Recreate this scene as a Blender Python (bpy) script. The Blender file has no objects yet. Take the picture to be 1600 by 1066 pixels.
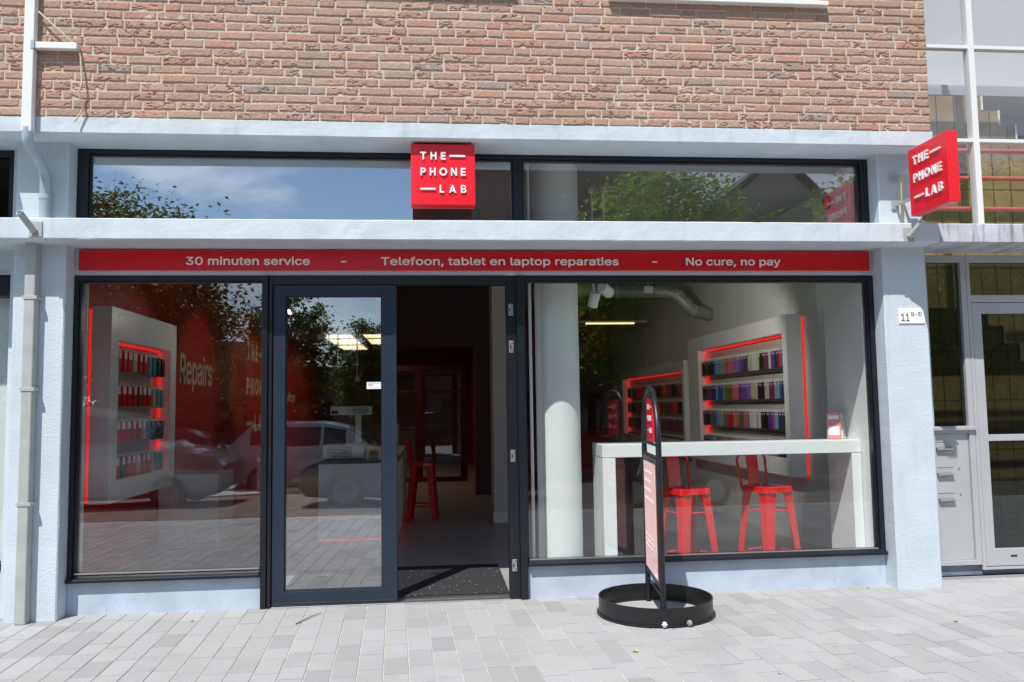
import bpy, math, random, os
import numpy as np
from mathutils import Vector, Matrix, noise
R = math.radians
sc = bpy.context.scene
COL = sc.collection
# ------------------------------------------------------------------ camera
cam = bpy.data.cameras.new("camera"); camo = bpy.data.objects.new("camera", cam); COL.objects.link(camo)
cam.sensor_width = 36.0; cam.lens = 1291 / 1600 * 36.0; cam.clip_end = 2000; cam.clip_start = 0.05
_f = Vector((0.09493327, 0.99238682, 0.07846063)); _r = Vector((0.99545391, -0.09402601, -0.01518617)); _u = Vector((0.00769321, -0.07954561, 0.99680154))
m = Matrix.Identity(4)
for i in range(3): m[i][0] = _r[i]; m[i][1] = _u[i]; m[i][2] = -_f[i]
m.translation = Vector((0, -5.6, 1.362)); camo.matrix_world = m
sc.camera = camo
# ------------------------------------------------------------------ world, sun, exposure
SUN_EL, SUN_ROT = 58.0, 208.0
w = bpy.data.worlds.new("World"); sc.world = w; w.use_nodes = True
nt = w.node_tree; N = nt.nodes; L = nt.links
bg = N["Background"]; bg.inputs[1].default_value = 0.13
sky = N.new("ShaderNodeTexSky"); sky.sky_type = 'NISHITA'; sky.sun_disc = False
sky.sun_elevation = R(SUN_EL); sky.sun_rotation = R(SUN_ROT); sky.air_density = 1.0; sky.dust_density = 0.25; sky.ozone_density = 2.2
tc = N.new("ShaderNodeTexCoord"); mp = N.new("ShaderNodeMapping"); mp.inputs["Scale"].default_value = (1, 1, 1.9); mp.inputs["Location"].default_value = (0.42, 0.1, 0.3)
nz = N.new("ShaderNodeTexNoise"); nz.inputs["Scale"].default_value = 3.2; nz.inputs["Detail"].default_value = 7; nz.inputs["Roughness"].default_value = 0.55; nz.inputs["Distortion"].default_value = 0.3
rp = N.new("ShaderNodeValToRGB"); rp.color_ramp.elements[0].position = 0.50; rp.color_ramp.elements[1].position = 0.72
mx = N.new("ShaderNodeMix"); mx.data_type = 'RGBA'; mx.inputs[7].default_value = (11.5, 11.8, 12.2, 1)
L.new(tc.outputs["Generated"], mp.inputs[0]); L.new(mp.outputs[0], nz.inputs["Vector"]); L.new(nz.outputs[0], rp.inputs[0])
L.new(rp.outputs[0], mx.inputs[0]); L.new(sky.outputs[0], mx.inputs[6]); L.new(mx.outputs[2], bg.inputs[0])
sl = bpy.data.lights.new("sun", 'SUN'); sl.energy = 5.0; sl.angle = R(0.5); sl.color = (1.0, 0.955, 0.89)
so = bpy.data.objects.new("sun", sl); COL.objects.link(so)
_d = Vector((-math.sin(R(SUN_ROT)) * math.cos(R(SUN_EL)), -math.cos(R(SUN_ROT)) * math.cos(R(SUN_EL)), -math.sin(R(SUN_EL))))
so.rotation_euler = _d.to_track_quat('-Z', 'Y').to_euler(); so.location = (-8, -15, 25)
sc.view_settings.view_transform = 'Standard'; sc.view_settings.look = 'None'; sc.view_settings.gamma = 1; sc.view_settings.exposure = 0.10
sc.cycles.use_denoising = True
sc.cycles.max_bounces = 9; sc.cycles.transparent_max_bounces = 16; sc.cycles.glossy_bounces = 5; sc.cycles.diffuse_bounces = 5
sc.cycles.caustics_reflective = False; sc.cycles.caustics_refractive = False; sc.cycles.sample_clamp_indirect = 6
rng = random.Random(7)

# ------------------------------------------------------------------ materials
MATS = {}
def mat(name, col, rough=0.6, metal=0.0, spec=0.5, coat=0.0, bump=None, var=None, emit=None, dist=0.004):
    """bump=(scale, strength); var=(scale, amount) tints the base colour with noise"""
    if name in MATS: return MATS[name]
    m = bpy.data.materials.new(name); m.use_nodes = True; MATS[name] = m
    n = m.node_tree.nodes; l = m.node_tree.links; b = n["Principled BSDF"]
    b.inputs["Base Color"].default_value = (*col, 1); b.inputs["Roughness"].default_value = rough
    b.inputs["Metallic"].default_value = metal; b.inputs["Specular IOR Level"].default_value = spec
    b.inputs["Coat Weight"].default_value = coat; b.inputs["Coat Roughness"].default_value = 0.05
    if emit: b.inputs["Emission Color"].default_value = (*emit[0], 1); b.inputs["Emission Strength"].default_value = emit[1]
    if var or bump:
        g = n.new("ShaderNodeNewGeometry")
    if var:
        t = n.new("ShaderNodeTexNoise"); t.inputs["Scale"].default_value = var[0]; t.inputs["Detail"].default_value = 6
        r = n.new("ShaderNodeMapRange"); r.inputs[1].default_value = 0.3; r.inputs[2].default_value = 0.7; r.inputs[3].default_value = 1 - var[1]; r.inputs[4].default_value = 1 + var[1]
        x = n.new("ShaderNodeMix"); x.data_type = 'RGBA'; x.blend_type = 'MULTIPLY'; x.inputs[0].default_value = 1; x.inputs[6].default_value = (*col, 1)
        l.new(g.outputs["Position"], t.inputs["Vector"]); l.new(t.outputs[0], r.inputs[0]); l.new(r.outputs[0], x.inputs[7]); l.new(x.outputs[2], b.inputs["Base Color"])
    if bump:
        t = n.new("ShaderNodeTexNoise"); t.inputs["Scale"].default_value = bump[0]; t.inputs["Detail"].default_value = 5
        bp = n.new("ShaderNodeBump"); bp.inputs["Strength"].default_value = bump[1]; bp.inputs["Distance"].default_value = dist
        l.new(g.outputs["Position"], t.inputs["Vector"]); l.new(t.outputs[0], bp.inputs["Height"]); l.new(bp.outputs[0], b.inputs["Normal"])
    return m

def attr_mat(name, rough, bump=None, var=(40, .2), spec=0.3, dist=0.003, blotch=None):
    m = bpy.data.materials.new(name); m.use_nodes = True; n = m.node_tree.nodes; l = m.node_tree.links; b = n["Principled BSDF"]
    b.inputs["Roughness"].default_value = rough; b.inputs["Specular IOR Level"].default_value = spec
    a = n.new("ShaderNodeAttribute"); a.attribute_name = "tint"; g = n.new("ShaderNodeNewGeometry")
    t = n.new("ShaderNodeTexNoise"); t.inputs["Scale"].default_value = var[0]; t.inputs["Detail"].default_value = 8; t.inputs["Roughness"].default_value = .7
    r = n.new("ShaderNodeMapRange"); r.inputs[1].default_value = .3; r.inputs[2].default_value = .7; r.inputs[3].default_value = 1 - var[1]; r.inputs[4].default_value = 1 + var[1]
    x = n.new("ShaderNodeMix"); x.data_type = 'RGBA'; x.blend_type = 'MULTIPLY'; x.inputs[0].default_value = 1
    l.new(g.outputs["Position"], t.inputs["Vector"]); l.new(t.outputs[0], r.inputs[0]); l.new(a.outputs["Color"], x.inputs[6]); l.new(r.outputs[0], x.inputs[7])
    out = x.outputs[2]
    if blotch:
        t2 = n.new("ShaderNodeTexNoise"); t2.inputs["Scale"].default_value = blotch[0]; t2.inputs["Detail"].default_value = 5; t2.inputs["Roughness"].default_value = .65
        r2 = n.new("ShaderNodeMapRange"); r2.inputs[1].default_value = blotch[1]; r2.inputs[2].default_value = blotch[1] + .12; r2.inputs[3].default_value = 0; r2.inputs[4].default_value = blotch[2]
        x2 = n.new("ShaderNodeMix"); x2.data_type = 'RGBA'; x2.inputs[7].default_value = (*blotch[3], 1)
        l.new(g.outputs["Position"], t2.inputs["Vector"]); l.new(t2.outputs[0], r2.inputs[0]); l.new(r2.outputs[0], x2.inputs[0]); l.new(out, x2.inputs[6]); out = x2.outputs[2]
    l.new(out, b.inputs["Base Color"])
    if bump:
        t3 = n.new("ShaderNodeTexNoise"); t3.inputs["Scale"].default_value = bump[0]; t3.inputs["Detail"].default_value = 6
        bp = n.new("ShaderNodeBump"); bp.inputs["Strength"].default_value = bump[1]; bp.inputs["Distance"].default_value = dist
        l.new(g.outputs["Position"], t3.inputs["Vector"]); l.new(t3.outputs[0], bp.inputs["Height"]); l.new(bp.outputs[0], b.inputs["Normal"])
    return m

def glass_mat(name, ior, tint):
    m = bpy.data.materials.new(name); m.use_nodes = True; n = m.node_tree.nodes; l = m.node_tree.links
    n.remove(n["Principled BSDF"])
    lw = n.new("ShaderNodeLayerWeight"); lw.inputs[0].default_value = .5
    pw = n.new("ShaderNodeMath"); pw.operation = 'POWER'; pw.inputs[1].default_value = 5; l.new(lw.outputs["Facing"], pw.inputs[0])
    fr = n.new("ShaderNodeMapRange"); fr.inputs[3].default_value = ior; fr.inputs[4].default_value = 1.0; l.new(pw.outputs[0], fr.inputs[0])
    t = n.new("ShaderNodeBsdfTransparent"); t.inputs[0].default_value = (*tint, 1)
    g = n.new("ShaderNodeBsdfGlossy"); g.inputs["Roughness"].default_value = 0.0; g.inputs[0].default_value = (.96, .98, 1, 1)
    mm = n.new("ShaderNodeMixShader")
    geo = n.new("ShaderNodeNewGeometry"); mp_ = n.new("ShaderNodeMapping"); mp_.inputs["Scale"].default_value = (1, 1, 1)
    nz_ = n.new("ShaderNodeTexNoise"); nz_.inputs["Scale"].default_value = 1.6; nz_.inputs["Detail"].default_value = 1
    bp = n.new("ShaderNodeBump"); bp.inputs["Strength"].default_value = 0.05; bp.inputs["Distance"].default_value = 0.02
    l.new(geo.outputs["Position"], nz_.inputs["Vector"]); l.new(nz_.outputs[0], bp.inputs["Height"]); l.new(bp.outputs[0], g.inputs["Normal"])
    l.new(fr.outputs[0], mm.inputs[0]); l.new(t.outputs[0], mm.inputs[1]); l.new(g.outputs[0], mm.inputs[2]); l.new(mm.outputs[0], n["Material Output"].inputs[0])
    MATS[name] = m; return m

GLASS = glass_mat("window glass", .062, (.975, .995, .99))
GLASS_L = glass_mat("display window glass", .125, (.99, .995, .993))
GLASS_T = glass_mat("coated transom glass", .34, (.86, .91, .94))
DARKGLASS = glass_mat("darkened entrance glass", .075, (.42, .46, .44))  # deep tint dims the entrance behind, standing in for its shade
STAIRGLASS = glass_mat("stair glass", .065, (.97, .985, .98))
CARGLASS = mat("car glass", (.01, .012, .014), rough=.04, spec=.7)
PAINT = mat("pale blue masonry paint", (.565, .635, .69), rough=.75, spec=.25, bump=(60, .55), var=(3.0, .06), dist=.006)
PAINT_L = mat("pale blue ledge paint", (.575, .65, .70), rough=.75, spec=.25, bump=(25, .5), var=(4.0, .07), dist=.006)
FRAME = mat("anthracite powder coat", (.007, .010, .015), rough=.35, bump=(300, .05))
LEAF = mat("slate door coating", (.016, .026, .044), rough=.38, bump=(200, .08), var=(9, .12))
RUBBER = mat("black rubber", (.012, .012, .013), rough=.7)
MORTAR = mat("lime mortar", (.58, .50, .40), rough=.95, bump=(160, .6), var=(30, .15))
RED = mat("red sign lacquer", (.82, .012, .028), rough=.32, coat=.2)
REDSTRIP = mat("red fascia sheet", (.66, .006, .014), rough=.3)  # same red as the signs, darkened for the shade under the ledge
LETTER = mat("white letter acrylic", (.86, .86, .86), rough=.4)
LETTERSTRIP = mat("silvery letter foil", (.88, .88, .88), rough=.4)
WHITE = mat("white lacquer", (.87, .88, .87), rough=.35, var=(2, .02))
WALLW = mat("off white interior plaster", (.68, .69, .66), rough=.85, bump=(40, .1), var=(1.5, .05))
WALLR = mat("red interior wall", (.50, .008, .014), rough=.6)
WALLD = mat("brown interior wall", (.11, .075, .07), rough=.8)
CEIL = mat("grey interior ceiling", (.30, .31, .29), rough=.9)
FLOORI = mat("grey resin floor", (.34, .35, .36), rough=.35, var=(2, .1))
MATTEX = mat("ribbed entrance mat", (.022, .025, .028), rough=.9, bump=(220, .9), var=(130, .55))
LED = mat("red led strip", (.6, .02, .02), emit=((1.0, .02, .025), .7))
PANEL = mat("lit ceiling panel", (.8, .75, .6), emit=((1.0, .80, .48), 1.6))
SPOTL = mat("lit spot lens", (.9, .9, .8), emit=((1.0, .9, .7), 9.0))
TUBEL = mat("lit tube lamp", (.9, .85, .6), emit=((1.0, .78, .35), 1.6))
STEEL = mat("brushed steel", (.55, .55, .54), rough=.35, metal=.9)
GALV = mat("galvanised steel", (.50, .52, .52), rough=.5, metal=.6, bump=(80, .1))
PIPEG = mat("beige grey pipe", (.40, .42, .41), rough=.5, var=(8, .1))
PIPEB = mat("painted blue grey pipe", (.36, .44, .50), rough=.5, var=(10, .1))
PVCW = mat("white pvc", (.78, .80, .78), rough=.4)
BLACK = mat("black painted steel", (.012, .012, .014), rough=.38, bump=(90, .15), var=(30, .3))
STOOLRED = mat("red stool lacquer", (.74, .008, .012), rough=.22, coat=.4)
ALU = mat("grey aluminium coating", (.47, .48, .50), rough=.4, metal=.15, var=(4, .04))
TILE = mat("tan stair panelling", (.33, .225, .10), rough=.5, var=(7, .15))
PLINTH = mat("blue plinth paint", (.46, .535, .64), rough=.7, bump=(40, .35), var=(5, .12))

def streaks(m_, sc_, lo, hi, amt, col):
    n = m_.node_tree.nodes; l = m_.node_tree.links; b = n["Principled BSDF"]; src = b.inputs["Base Color"].links[0].from_socket
    g = n.new("ShaderNodeNewGeometry"); p = n.new("ShaderNodeMapping"); p.inputs["Scale"].default_value = sc_; p.inputs["Location"].default_value = (3.1, 0, 7.7)
    t = n.new("ShaderNodeTexNoise"); t.inputs["Scale"].default_value = 1; t.inputs["Detail"].default_value = 7; t.inputs["Roughness"].default_value = .65
    r = n.new("ShaderNodeMapRange"); r.inputs[1].default_value = lo; r.inputs[2].default_value = hi; r.inputs[4].default_value = amt
    x = n.new("ShaderNodeMix"); x.data_type = 'RGBA'; x.inputs[7].default_value = (*col, 1)
    l.new(g.outputs["Position"], p.inputs[0]); l.new(p.outputs[0], t.inputs["Vector"]); l.new(t.outputs[0], r.inputs[0]); l.new(r.outputs[0], x.inputs[0]); l.new(src, x.inputs[6]); l.new(x.outputs[2], b.inputs["Base Color"])
streaks(PAINT_L, (9, 9, 1.5), .56, .74, .35, (.30, .31, .31)); streaks(PAINT_L, (40, 40, 40), .66, .72, .5, (.25, .24, .23))
streaks(PAINT, (11, 11, .9), .58, .76, .28, (.33, .35, .36)); streaks(PAINT, (30, 30, 30), .69, .74, .5, (.25, .26, .27))

# ------------------------------------------------------------------ mesh builder
ORG = {}
class MB:
    def __init__(s): s.v = []; s.f = []; s.mi = []; s.tint = None
    def add(s, vs, fs, mi=0):
        k = len(s.v); s.v += [tuple(v) for v in vs]; s.f += [tuple(i + k for i in f) for f in fs]; s.mi += [mi] * len(fs); return s
    def box(s, x0, x1, y0, y1, z0, z1, mi=0):
        vs = [(x, y, z) for x in (x0, x1) for y in (y0, y1) for z in (z0, z1)]
        return s.add(vs, [(0, 1, 3, 2), (4, 6, 7, 5), (0, 4, 5, 1), (2, 3, 7, 6), (0, 2, 6, 4), (1, 5, 7, 3)], mi)
    def frame(s, x0, x1, z0, z1, y0, y1, wl, wr, wb, wt, mi=0):
        """rectangular ring in XZ with thickness y0..y1, mitred"""
        o = [(x0, z0), (x1, z0), (x1, z1), (x0, z1)]; i = [(x0 + wl, z0 + wb), (x1 - wr, z0 + wb), (x1 - wr, z1 - wt), (x0 + wl, z1 - wt)]
        vs = [(x, y0, z) for x, z in o] + [(x, y0, z) for x, z in i] + [(x, y1, z) for x, z in o] + [(x, y1, z) for x, z in i]
        fs = []
        for k in range(4):
            j = (k + 1) % 4
            fs += [(k, j, 4 + j, 4 + k), (8 + j, 8 + k, 12 + k, 12 + j), (8 + k, 8 + j, j, k), (4 + k, 4 + j, 12 + j, 12 + k)]
        return s.add(vs, fs, mi)
    def tube(s, pts, r, n=10, closed=False, mi=0, rb=None, square=False):
        pts = [Vector(p) for p in pts]; m = len(pts); rings = []
        rad = r if isinstance(r, (list, tuple)) else [r] * m
        prev = None
        for k in range(m):
            if closed: t = (pts[(k + 1) % m] - pts[k - 1])
            else: t = pts[min(k + 1, m - 1)] - pts[max(k - 1, 0)]
            t.normalize()
            if prev is None:
                a = Vector((0, 0, 1)) if abs(t.z) < .9 else Vector((1, 0, 0)); u = t.cross(a).normalized()
            else:
                u = (prev - t * prev.dot(t)).normalized()
            prev = u; v = t.cross(u)
            ring = []
            for q in range(n):
                a = 2 * math.pi * (q + (.5 if square else 0)) / n
                ring.append(pts[k] + (u * math.cos(a) + v * math.sin(a)) * rad[k])
            rings.append(ring)
        vs = [p for r_ in rings for p in r_]; fs = []
        for k in range(m if closed else m - 1):
            j = (k + 1) % m
            for q in range(n):
                p = (q + 1) % n; fs.append((k * n + q, k * n + p, j * n + p, j * n + q))
        if not closed: fs += [tuple(range(n))[::-1], tuple((m - 1) * n + q for q in range(n))]
        return s.add(vs, fs, mi)
    def lathe(s, prof, c=(0, 0, 0), n=32, axis='z', closed=False, mi=0):
        vs = []; k = len(prof)
        for q in range(n):
            a = 2 * math.pi * q / n; ca, sa = math.cos(a), math.sin(a)
            for r, z in prof:
                p = (r * ca, r * sa, z) if axis == 'z' else ((r * ca, z, r * sa) if axis == 'y' else (z, r * ca, r * sa))
                vs.append((p[0] + c[0], p[1] + c[1], p[2] + c[2]))
        fs = []
        for q in range(n):
            p = (q + 1) % n
            for j in range(k if closed else k - 1):
                j2 = (j + 1) % k; fs.append((q * k + j, p * k + j, p * k + j2, q * k + j2))
        return s.add(vs, fs, mi)
    def prism(s, poly, a0, a1, plane='xz', mi=0):
        def P(u, v, a): return (u, a, v) if plane == 'xz' else ((a, u, v) if plane == 'yz' else (u, v, a))
        n = len(poly); vs = [P(u, v, a0) for u, v in poly] + [P(u, v, a1) for u, v in poly]
        fs = [tuple(range(n)), tuple(range(2 * n - 1, n - 1, -1))] + [(k, n + k, n + (k + 1) % n, (k + 1) % n) for k in range(n)]
        return s.add(vs, fs, mi)
    def xf(s, M): s.v = [tuple(M @ Vector(v)) for v in s.v]; return s
    def build(s, name, mats, parent=None, bevel=0, smooth=False, seg=2, loc=None, fix=True):
        o_ = Vector(ORG.get(parent.name, (0, 0, 0))) if parent else Vector(loc or (0, 0, 0))
        me = bpy.data.meshes.new(name)
        me.from_pydata([tuple(Vector(v) - o_) for v in s.v], [], s.f)
        ms = mats if isinstance(mats, (list, tuple)) else [mats]
        for q in ms: me.materials.append(q)
        me.polygons.foreach_set("material_index", s.mi)
        if s.tint:
            a = me.color_attributes.new("tint", 'FLOAT_COLOR', 'CORNER')
            arr = np.ones((len(me.loops), 4), dtype=np.float32); k = 0
            for fi, f in enumerate(s.f):
                arr[k:k + len(f), :3] = s.tint[fi]; k += len(f)
            a.data.foreach_set("color", arr.ravel())
        if fix:
            import bmesh
            bm = bmesh.new(); bm.from_mesh(me); bmesh.ops.recalc_face_normals(bm, faces=bm.faces); bm.to_mesh(me); bm.free()
        if smooth:
            me.polygons.foreach_set("use_smooth", [True] * len(me.polygons))
        ob = bpy.data.objects.new(name, me); COL.objects.link(ob)
        if parent: ob.parent = parent
        else: ob.location = o_
        ORG[ob.name] = tuple(o_)
        if smooth:
            try: me.set_sharp_from_angle(angle=R(38))
            except Exception: pass
        if bevel:
            b = ob.modifiers.new("bevel", 'BEVEL'); b.width = bevel; b.segments = seg; b.limit_method = 'ANGLE'; b.angle_limit = R(40)
            b.harden_normals = False
        return ob
def thing(name, label, cat, loc=(0, 0, 0), group=None):
    o = bpy.data.objects.new(name, None); COL.objects.link(o); o.location = loc; ORG[o.name] = tuple(loc); o.empty_display_size = .1
    return tag(o, label, cat, group)
def tag(o, label, cat, group=None, kind=None):
    o["label"] = label; o["category"] = cat
    if group: o["group"] = group
    if kind: o["kind"] = kind
    return o
def struct(o): o["kind"] = "structure"; return o

# ------------------------------------------------------------------ lettering
_font = None
try:
    _font = bpy.data.fonts.load(os.path.join(bpy.utils.system_resource('DATAFILES'), 'fonts', 'Inter.woff2'))
except Exception:
    _font = None
def text_geo(s, bold=0.0, space=1.0, extrude=0.0):
    """vertices / faces of a line of type, cap height about .73, baseline at 0, starting at x 0"""
    cu = bpy.data.curves.new("t", 'FONT'); cu.body = s; cu.size = 1
    if _font: cu.font = _font
    cu.offset = bold; cu.space_character = space; cu.extrude = extrude; cu.resolution_u = 4
    o = bpy.data.objects.new("t", cu); COL.objects.link(o)
    dg = bpy.context.evaluated_depsgraph_get(); me = bpy.data.meshes.new_from_object(o.evaluated_get(dg))
    v = np.array([tuple(p.co) for p in me.vertices]); f = [tuple(p.vertices) for p in me.polygons]
    bpy.data.objects.remove(o); bpy.data.meshes.remove(me); bpy.data.curves.remove(cu)
    return v, f
def put_text(mb, s, o, u, v, width, height=None, bold=0.0, space=1.0, depth=0.002, cap=None):
    """fit text to width along u (and cap height along v); o = left end of the baseline; n = u x v"""
    o, u, v = Vector(o), Vector(u), Vector(v); n = u.cross(v)
    vs, f = text_geo(s, 0.0, space, 1.0)
    x0, x1 = vs[:, 0].min() - bold, vs[:, 0].max() + bold; sx = width / (x1 - x0); sy = (height / (cap or vs[:, 1].max())) if height else sx
    zmax = max(abs(vs[:, 2]).max(), 1e-6)
    lay = [(0, 0)] if not bold else [(-bold, 0), (bold, 0), (0, bold), (0, -bold), (-bold * .7, bold * .7), (bold * .7, -bold * .7), (bold * .7, bold * .7), (-bold * .7, -bold * .7)]
    for i, (bx, by) in enumerate(lay):      # stroke weight: copies a hair apart in depth
        d_ = depth + i * .00012
        mb.add([o + u * ((p[0] - x0 + bx) * sx) + v * ((p[1] + by) * sy) + n * ((p[2] / zmax * .5 + .5) * d_) for p in vs], f)
    return mb
def _arc(cx, cy, rx, ry, a0, a1, n=14): return [(cx + rx * math.cos(R(a0 + (a1 - a0) * k / n)), cy + ry * math.sin(R(a0 + (a1 - a0) * k / n))) for k in range(n + 1)]
def _band(A, B): return [[A[k], A[k + 1], B[k + 1], B[k]] for k in range(len(A) - 1)]
def _bx(x0, x1, y0, y1): return [(x0, y0), (x1, y0), (x1, y1), (x0, y1)]
GLYPH = {"T": (.74, [_bx(0, .74, .80, 1), _bx(.27, .47, 0, .80)]), "H": (.76, [_bx(0, .2, 0, 1), _bx(.56, .76, 0, 1), _bx(.2, .56, .40, .60)]),
         "E": (.62, [_bx(0, .2, 0, 1), _bx(.2, .62, .81, 1), _bx(.2, .57, .405, .595), _bx(.2, .62, 0, .19)]),
         "P": (.68, [_bx(0, .2, 0, 1), _bx(.2, .36, .81, 1), _bx(.2, .36, .36, .55)] + _band(_arc(.36, .68, .32, .32, 90, -90), _arc(.36, .68, .13, .13, 90, -90))),
         "O": (.96, _band(_arc(.48, .5, .49, .52, 0, 360, 36), _arc(.48, .5, .28, .31, 0, 360, 36))), "N": (.78, [_bx(0, .2, 0, 1), _bx(.58, .78, 0, 1), [(.2, 1), (.2, .66), (.58, 0), (.58, .34)]]),
         "L": (.58, [_bx(0, .2, 0, 1), _bx(.2, .58, 0, .19)]),
         "A": (.90, [[(0, 0), (.22, 0), (.45, .70), (.45, 1), (.35, 1)], [(.68, 0), (.90, 0), (.55, 1), (.45, 1), (.45, .70)], [(.28, .19), (.62, .19), (.565, .36), (.335, .36)]]),
         "B": (.70, [_bx(0, .2, 0, 1), _bx(.2, .40, .83, 1), _bx(.2, .40, .505, .59), _bx(.2, .42, .42, .505), _bx(.2, .42, 0, .175)] + _band(_arc(.40, .7525, .25, .2475, 90, -90), _arc(.40, .71, .09, .12, 90, -90)) + _band(_arc(.42, .2525, .28, .2525, 90, -90), _arc(.42, .2975, .10, .1225, 90, -90)))}
def put_caps(mb, word, o, u, v, width, ch, depth):
    n = u.cross(v); tot = sum(GLYPH[c][0] for c in word) * ch; gap = (width - tot) / (len(word) - 1); x = 0
    for c in word:
        w_, polys = GLYPH[c]
        for p in polys:
            q = [o + u * (x + a * ch) + v * (b * ch) for a, b in p]; k = len(q)
            mb.add(q + [e + n * depth for e in q], [tuple(range(k))[::-1], tuple(range(k, 2 * k))] + [(i, (i + 1) % k, k + (i + 1) % k, k + i) for i in range(k)])
        x += w_ * ch + gap
def logo(mb, o, u, v, w, h, depth, ck=.127):
    """three-line shop name; o = top left corner of the sign face, u right, v up"""
    o, u, v = Vector(o), Vector(u), Vector(v); n = u.cross(v)
    def dash(a, b, c):
        t = .030 * h
        ps = []
        for cx, s0 in ((b * w - t / 2, -1), (a * w + t / 2, 1)):
            for k in range(7):
                an = -math.pi / 2 + math.pi * k / 6
                ps.append((cx - s0 * math.cos(an) * t / 2, (-s0 * -math.sin(an)) * t / 2))
        q = [o + u * x + v * (-c * h + y) for x, y in ps]; k = len(q)
        mb.add(q + [p + n * depth for p in q], [tuple(range(k))[::-1], tuple(range(k, 2 * k))] + [(i, (i + 1) % k, k + (i + 1) % k, k + i) for i in range(k)])
    ch = ck * h
    for s_, a, b, base in (("THE", .15, .545, .262), ("PHONE", .15, .853, .525), ("LAB", .445, .86, .807)):
        put_caps(mb, s_, o + u * (a * w) - v * (base * h), u, v, (b - a) * w, ch, depth)
    dash(.60, .85, .20); dash(.145, .385, .745)
    return mb

# ================================================================== GROUND
def tinted_box(mb, x0, x1, y0, y1, z0, z1, col): mb.box(x0, x1, y0, y1, z0, z1)
PAVE = attr_mat("concrete pavers", .85, bump=(260, .5), var=(170, .28), dist=.0015, blotch=(2.6, .56, .38, (.29, .295, .30)))
streaks(PAVE, (11, 11, 11), .66, .70, .4, (.17, .17, .17)); streaks(PAVE, (1.3, 1.3, 1.3), .52, .66, .30, (.27, .275, .285))
def pavement():
    mb = MB(); tint = []
    ang = R(2.6); ca, sa = math.cos(ang), math.sin(ang)
    def rt(x, y): return (x * ca - y * sa * 1.0, x * sa + y * ca)   # joints lean to +x towards the street
    pw, gap = .1335, .0045
    r_ = random.Random(3)
    x = -9.0
    while x < 9.5:
        y = -4.6 + r_.uniform(-.3, 0)
        while y < .9:
            ln = r_.choice((.20, .27, .27, .30, .40))
            x0, x1, y0, y1 = x + gap / 2, x + pw - gap / 2, y + .0012, y + ln - .0012
            cx, cy = rt((x0 + x1) / 2, (y0 + y1) / 2)
            y += ln
            if cy > .72 or (cy > .52 and cx < 3.7) or cy < -4.28: continue
            h = r_.uniform(-.0012, .0012); e = .0025
            P = [(*rt(a, b), z) for a, b, z in ((x0, y0, -.03), (x1, y0, -.03), (x1, y1, -.03), (x0, y1, -.03),
                 (x0, y0, -e + h), (x1, y0, -e + h), (x1, y1, -e + h), (x0, y1, -e + h), (x0 + e, y0 + e, h), (x1 - e, y0 + e, h), (x1 - e, y1 - e, h), (x0 + e, y1 - e, h))]
            fs = [(8, 9, 10, 11)] + [(4 + k, 4 + (k + 1) % 4, 8 + (k + 1) % 4, 8 + k) for k in range(4)] + [(k, (k + 1) % 4, 4 + (k + 1) % 4, 4 + k) for k in range(4)]
            mb.add(P, fs)
            g = r_.choice((.365, .38, .38, .385, .385, .395, .395, .35, .325)) * r_.uniform(.97, 1.03)
            c = (g * .985, g, g * r_.uniform(.985, 1.045)); tint += [c]; dk = (.25, .245, .235); tint += [dk, c, dk, c] + [c] * 4
        x += pw
    mb.tint = tint
    o = mb.build("pavement", PAVE, fix=False); struct(o)
    sand = mat("sand joint bedding", (.60, .55, .46), rough=.95, bump=(300, .6), var=(9, .25))
    s_ = MB(); s_.box(-9.2, 9.6, -4.3, .75, -.14, -.0045); struct(s_.build("pavement_bedding", sand))
    k = MB()
    for i in range(20): k.box(-9.6 + i * .98 + .004, -9.6 + (i + 1) * .98 - .004, -4.46, -4.31, -.3, .002)
    kerbm = mat("kerb concrete", (.42, .42, .41), rough=.85, bump=(90, .4), var=(6, .12)); struct(k.build("kerb", kerbm, bevel=.012))
pavement()
def road():
    m_ = attr_mat("brown street brick", .85, bump=(120, .5), var=(60, .25), spec=.2)
    mb = MB(); ti = []; r_ = random.Random(5)
    def zz(y): return -.10 - .36 * min(1, max(0, (-4.46 - y) / 8.5))
    y = -4.46
    while y > -15.5:
        x = -11 + (0.1 if int(-y * 10) % 2 else 0)
        d = .2 if y > -10 else .5
        while x < 11:
            w_ = .21 if y > -10 else .6
            g = r_.uniform(.75, 1.15); mb.add([(x, y - d, zz(y - d)), (x + w_ - .006, y - d, zz(y - d)), (x + w_ - .006, y - .006, zz(y)), (x, y - .006, zz(y))], [(0, 1, 2, 3)]); ti.append((.20 * g, .165 * g, .145 * g)); x += w_
        y -= d
    mb.tint = ti; struct(mb.build("road", m_, fix=False))
    g = MB(); g.add([(-60, -4.3, -.14), (60, -4.3, -.14), (60, -13.0, -.50), (-60, -13.0, -.50), (60, -400, -.50), (-60, -400, -.50)], [(0, 3, 2, 1), (3, 5, 4, 2)])
    struct(g.build("ground", mat("dark ground", (.14, .125, .11), rough=.95, var=(.6, .3)), fix=False))
    g = MB(); g.add([(-60, 40, -.16), (60, 40, -.16), (60, -4.3, -.16), (-60, -4.3, -.16)], [(0, 3, 2, 1)]); struct(g.build("ground_under_buildings", MORTAR, fix=False))
    # round paved islet with bollards seen in the reflections
    i_ = MB(); i_.lathe([(0, -.33), (1.5, -.33), (1.56, -.35), (1.56, -.52)], c=(-4.35, -12.6, 0), n=40); struct(i_.build("traffic_islet", mat("pale islet paving", (.5, .5, .48), rough=.9, var=(5, .2)), fix=False))
road()

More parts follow.
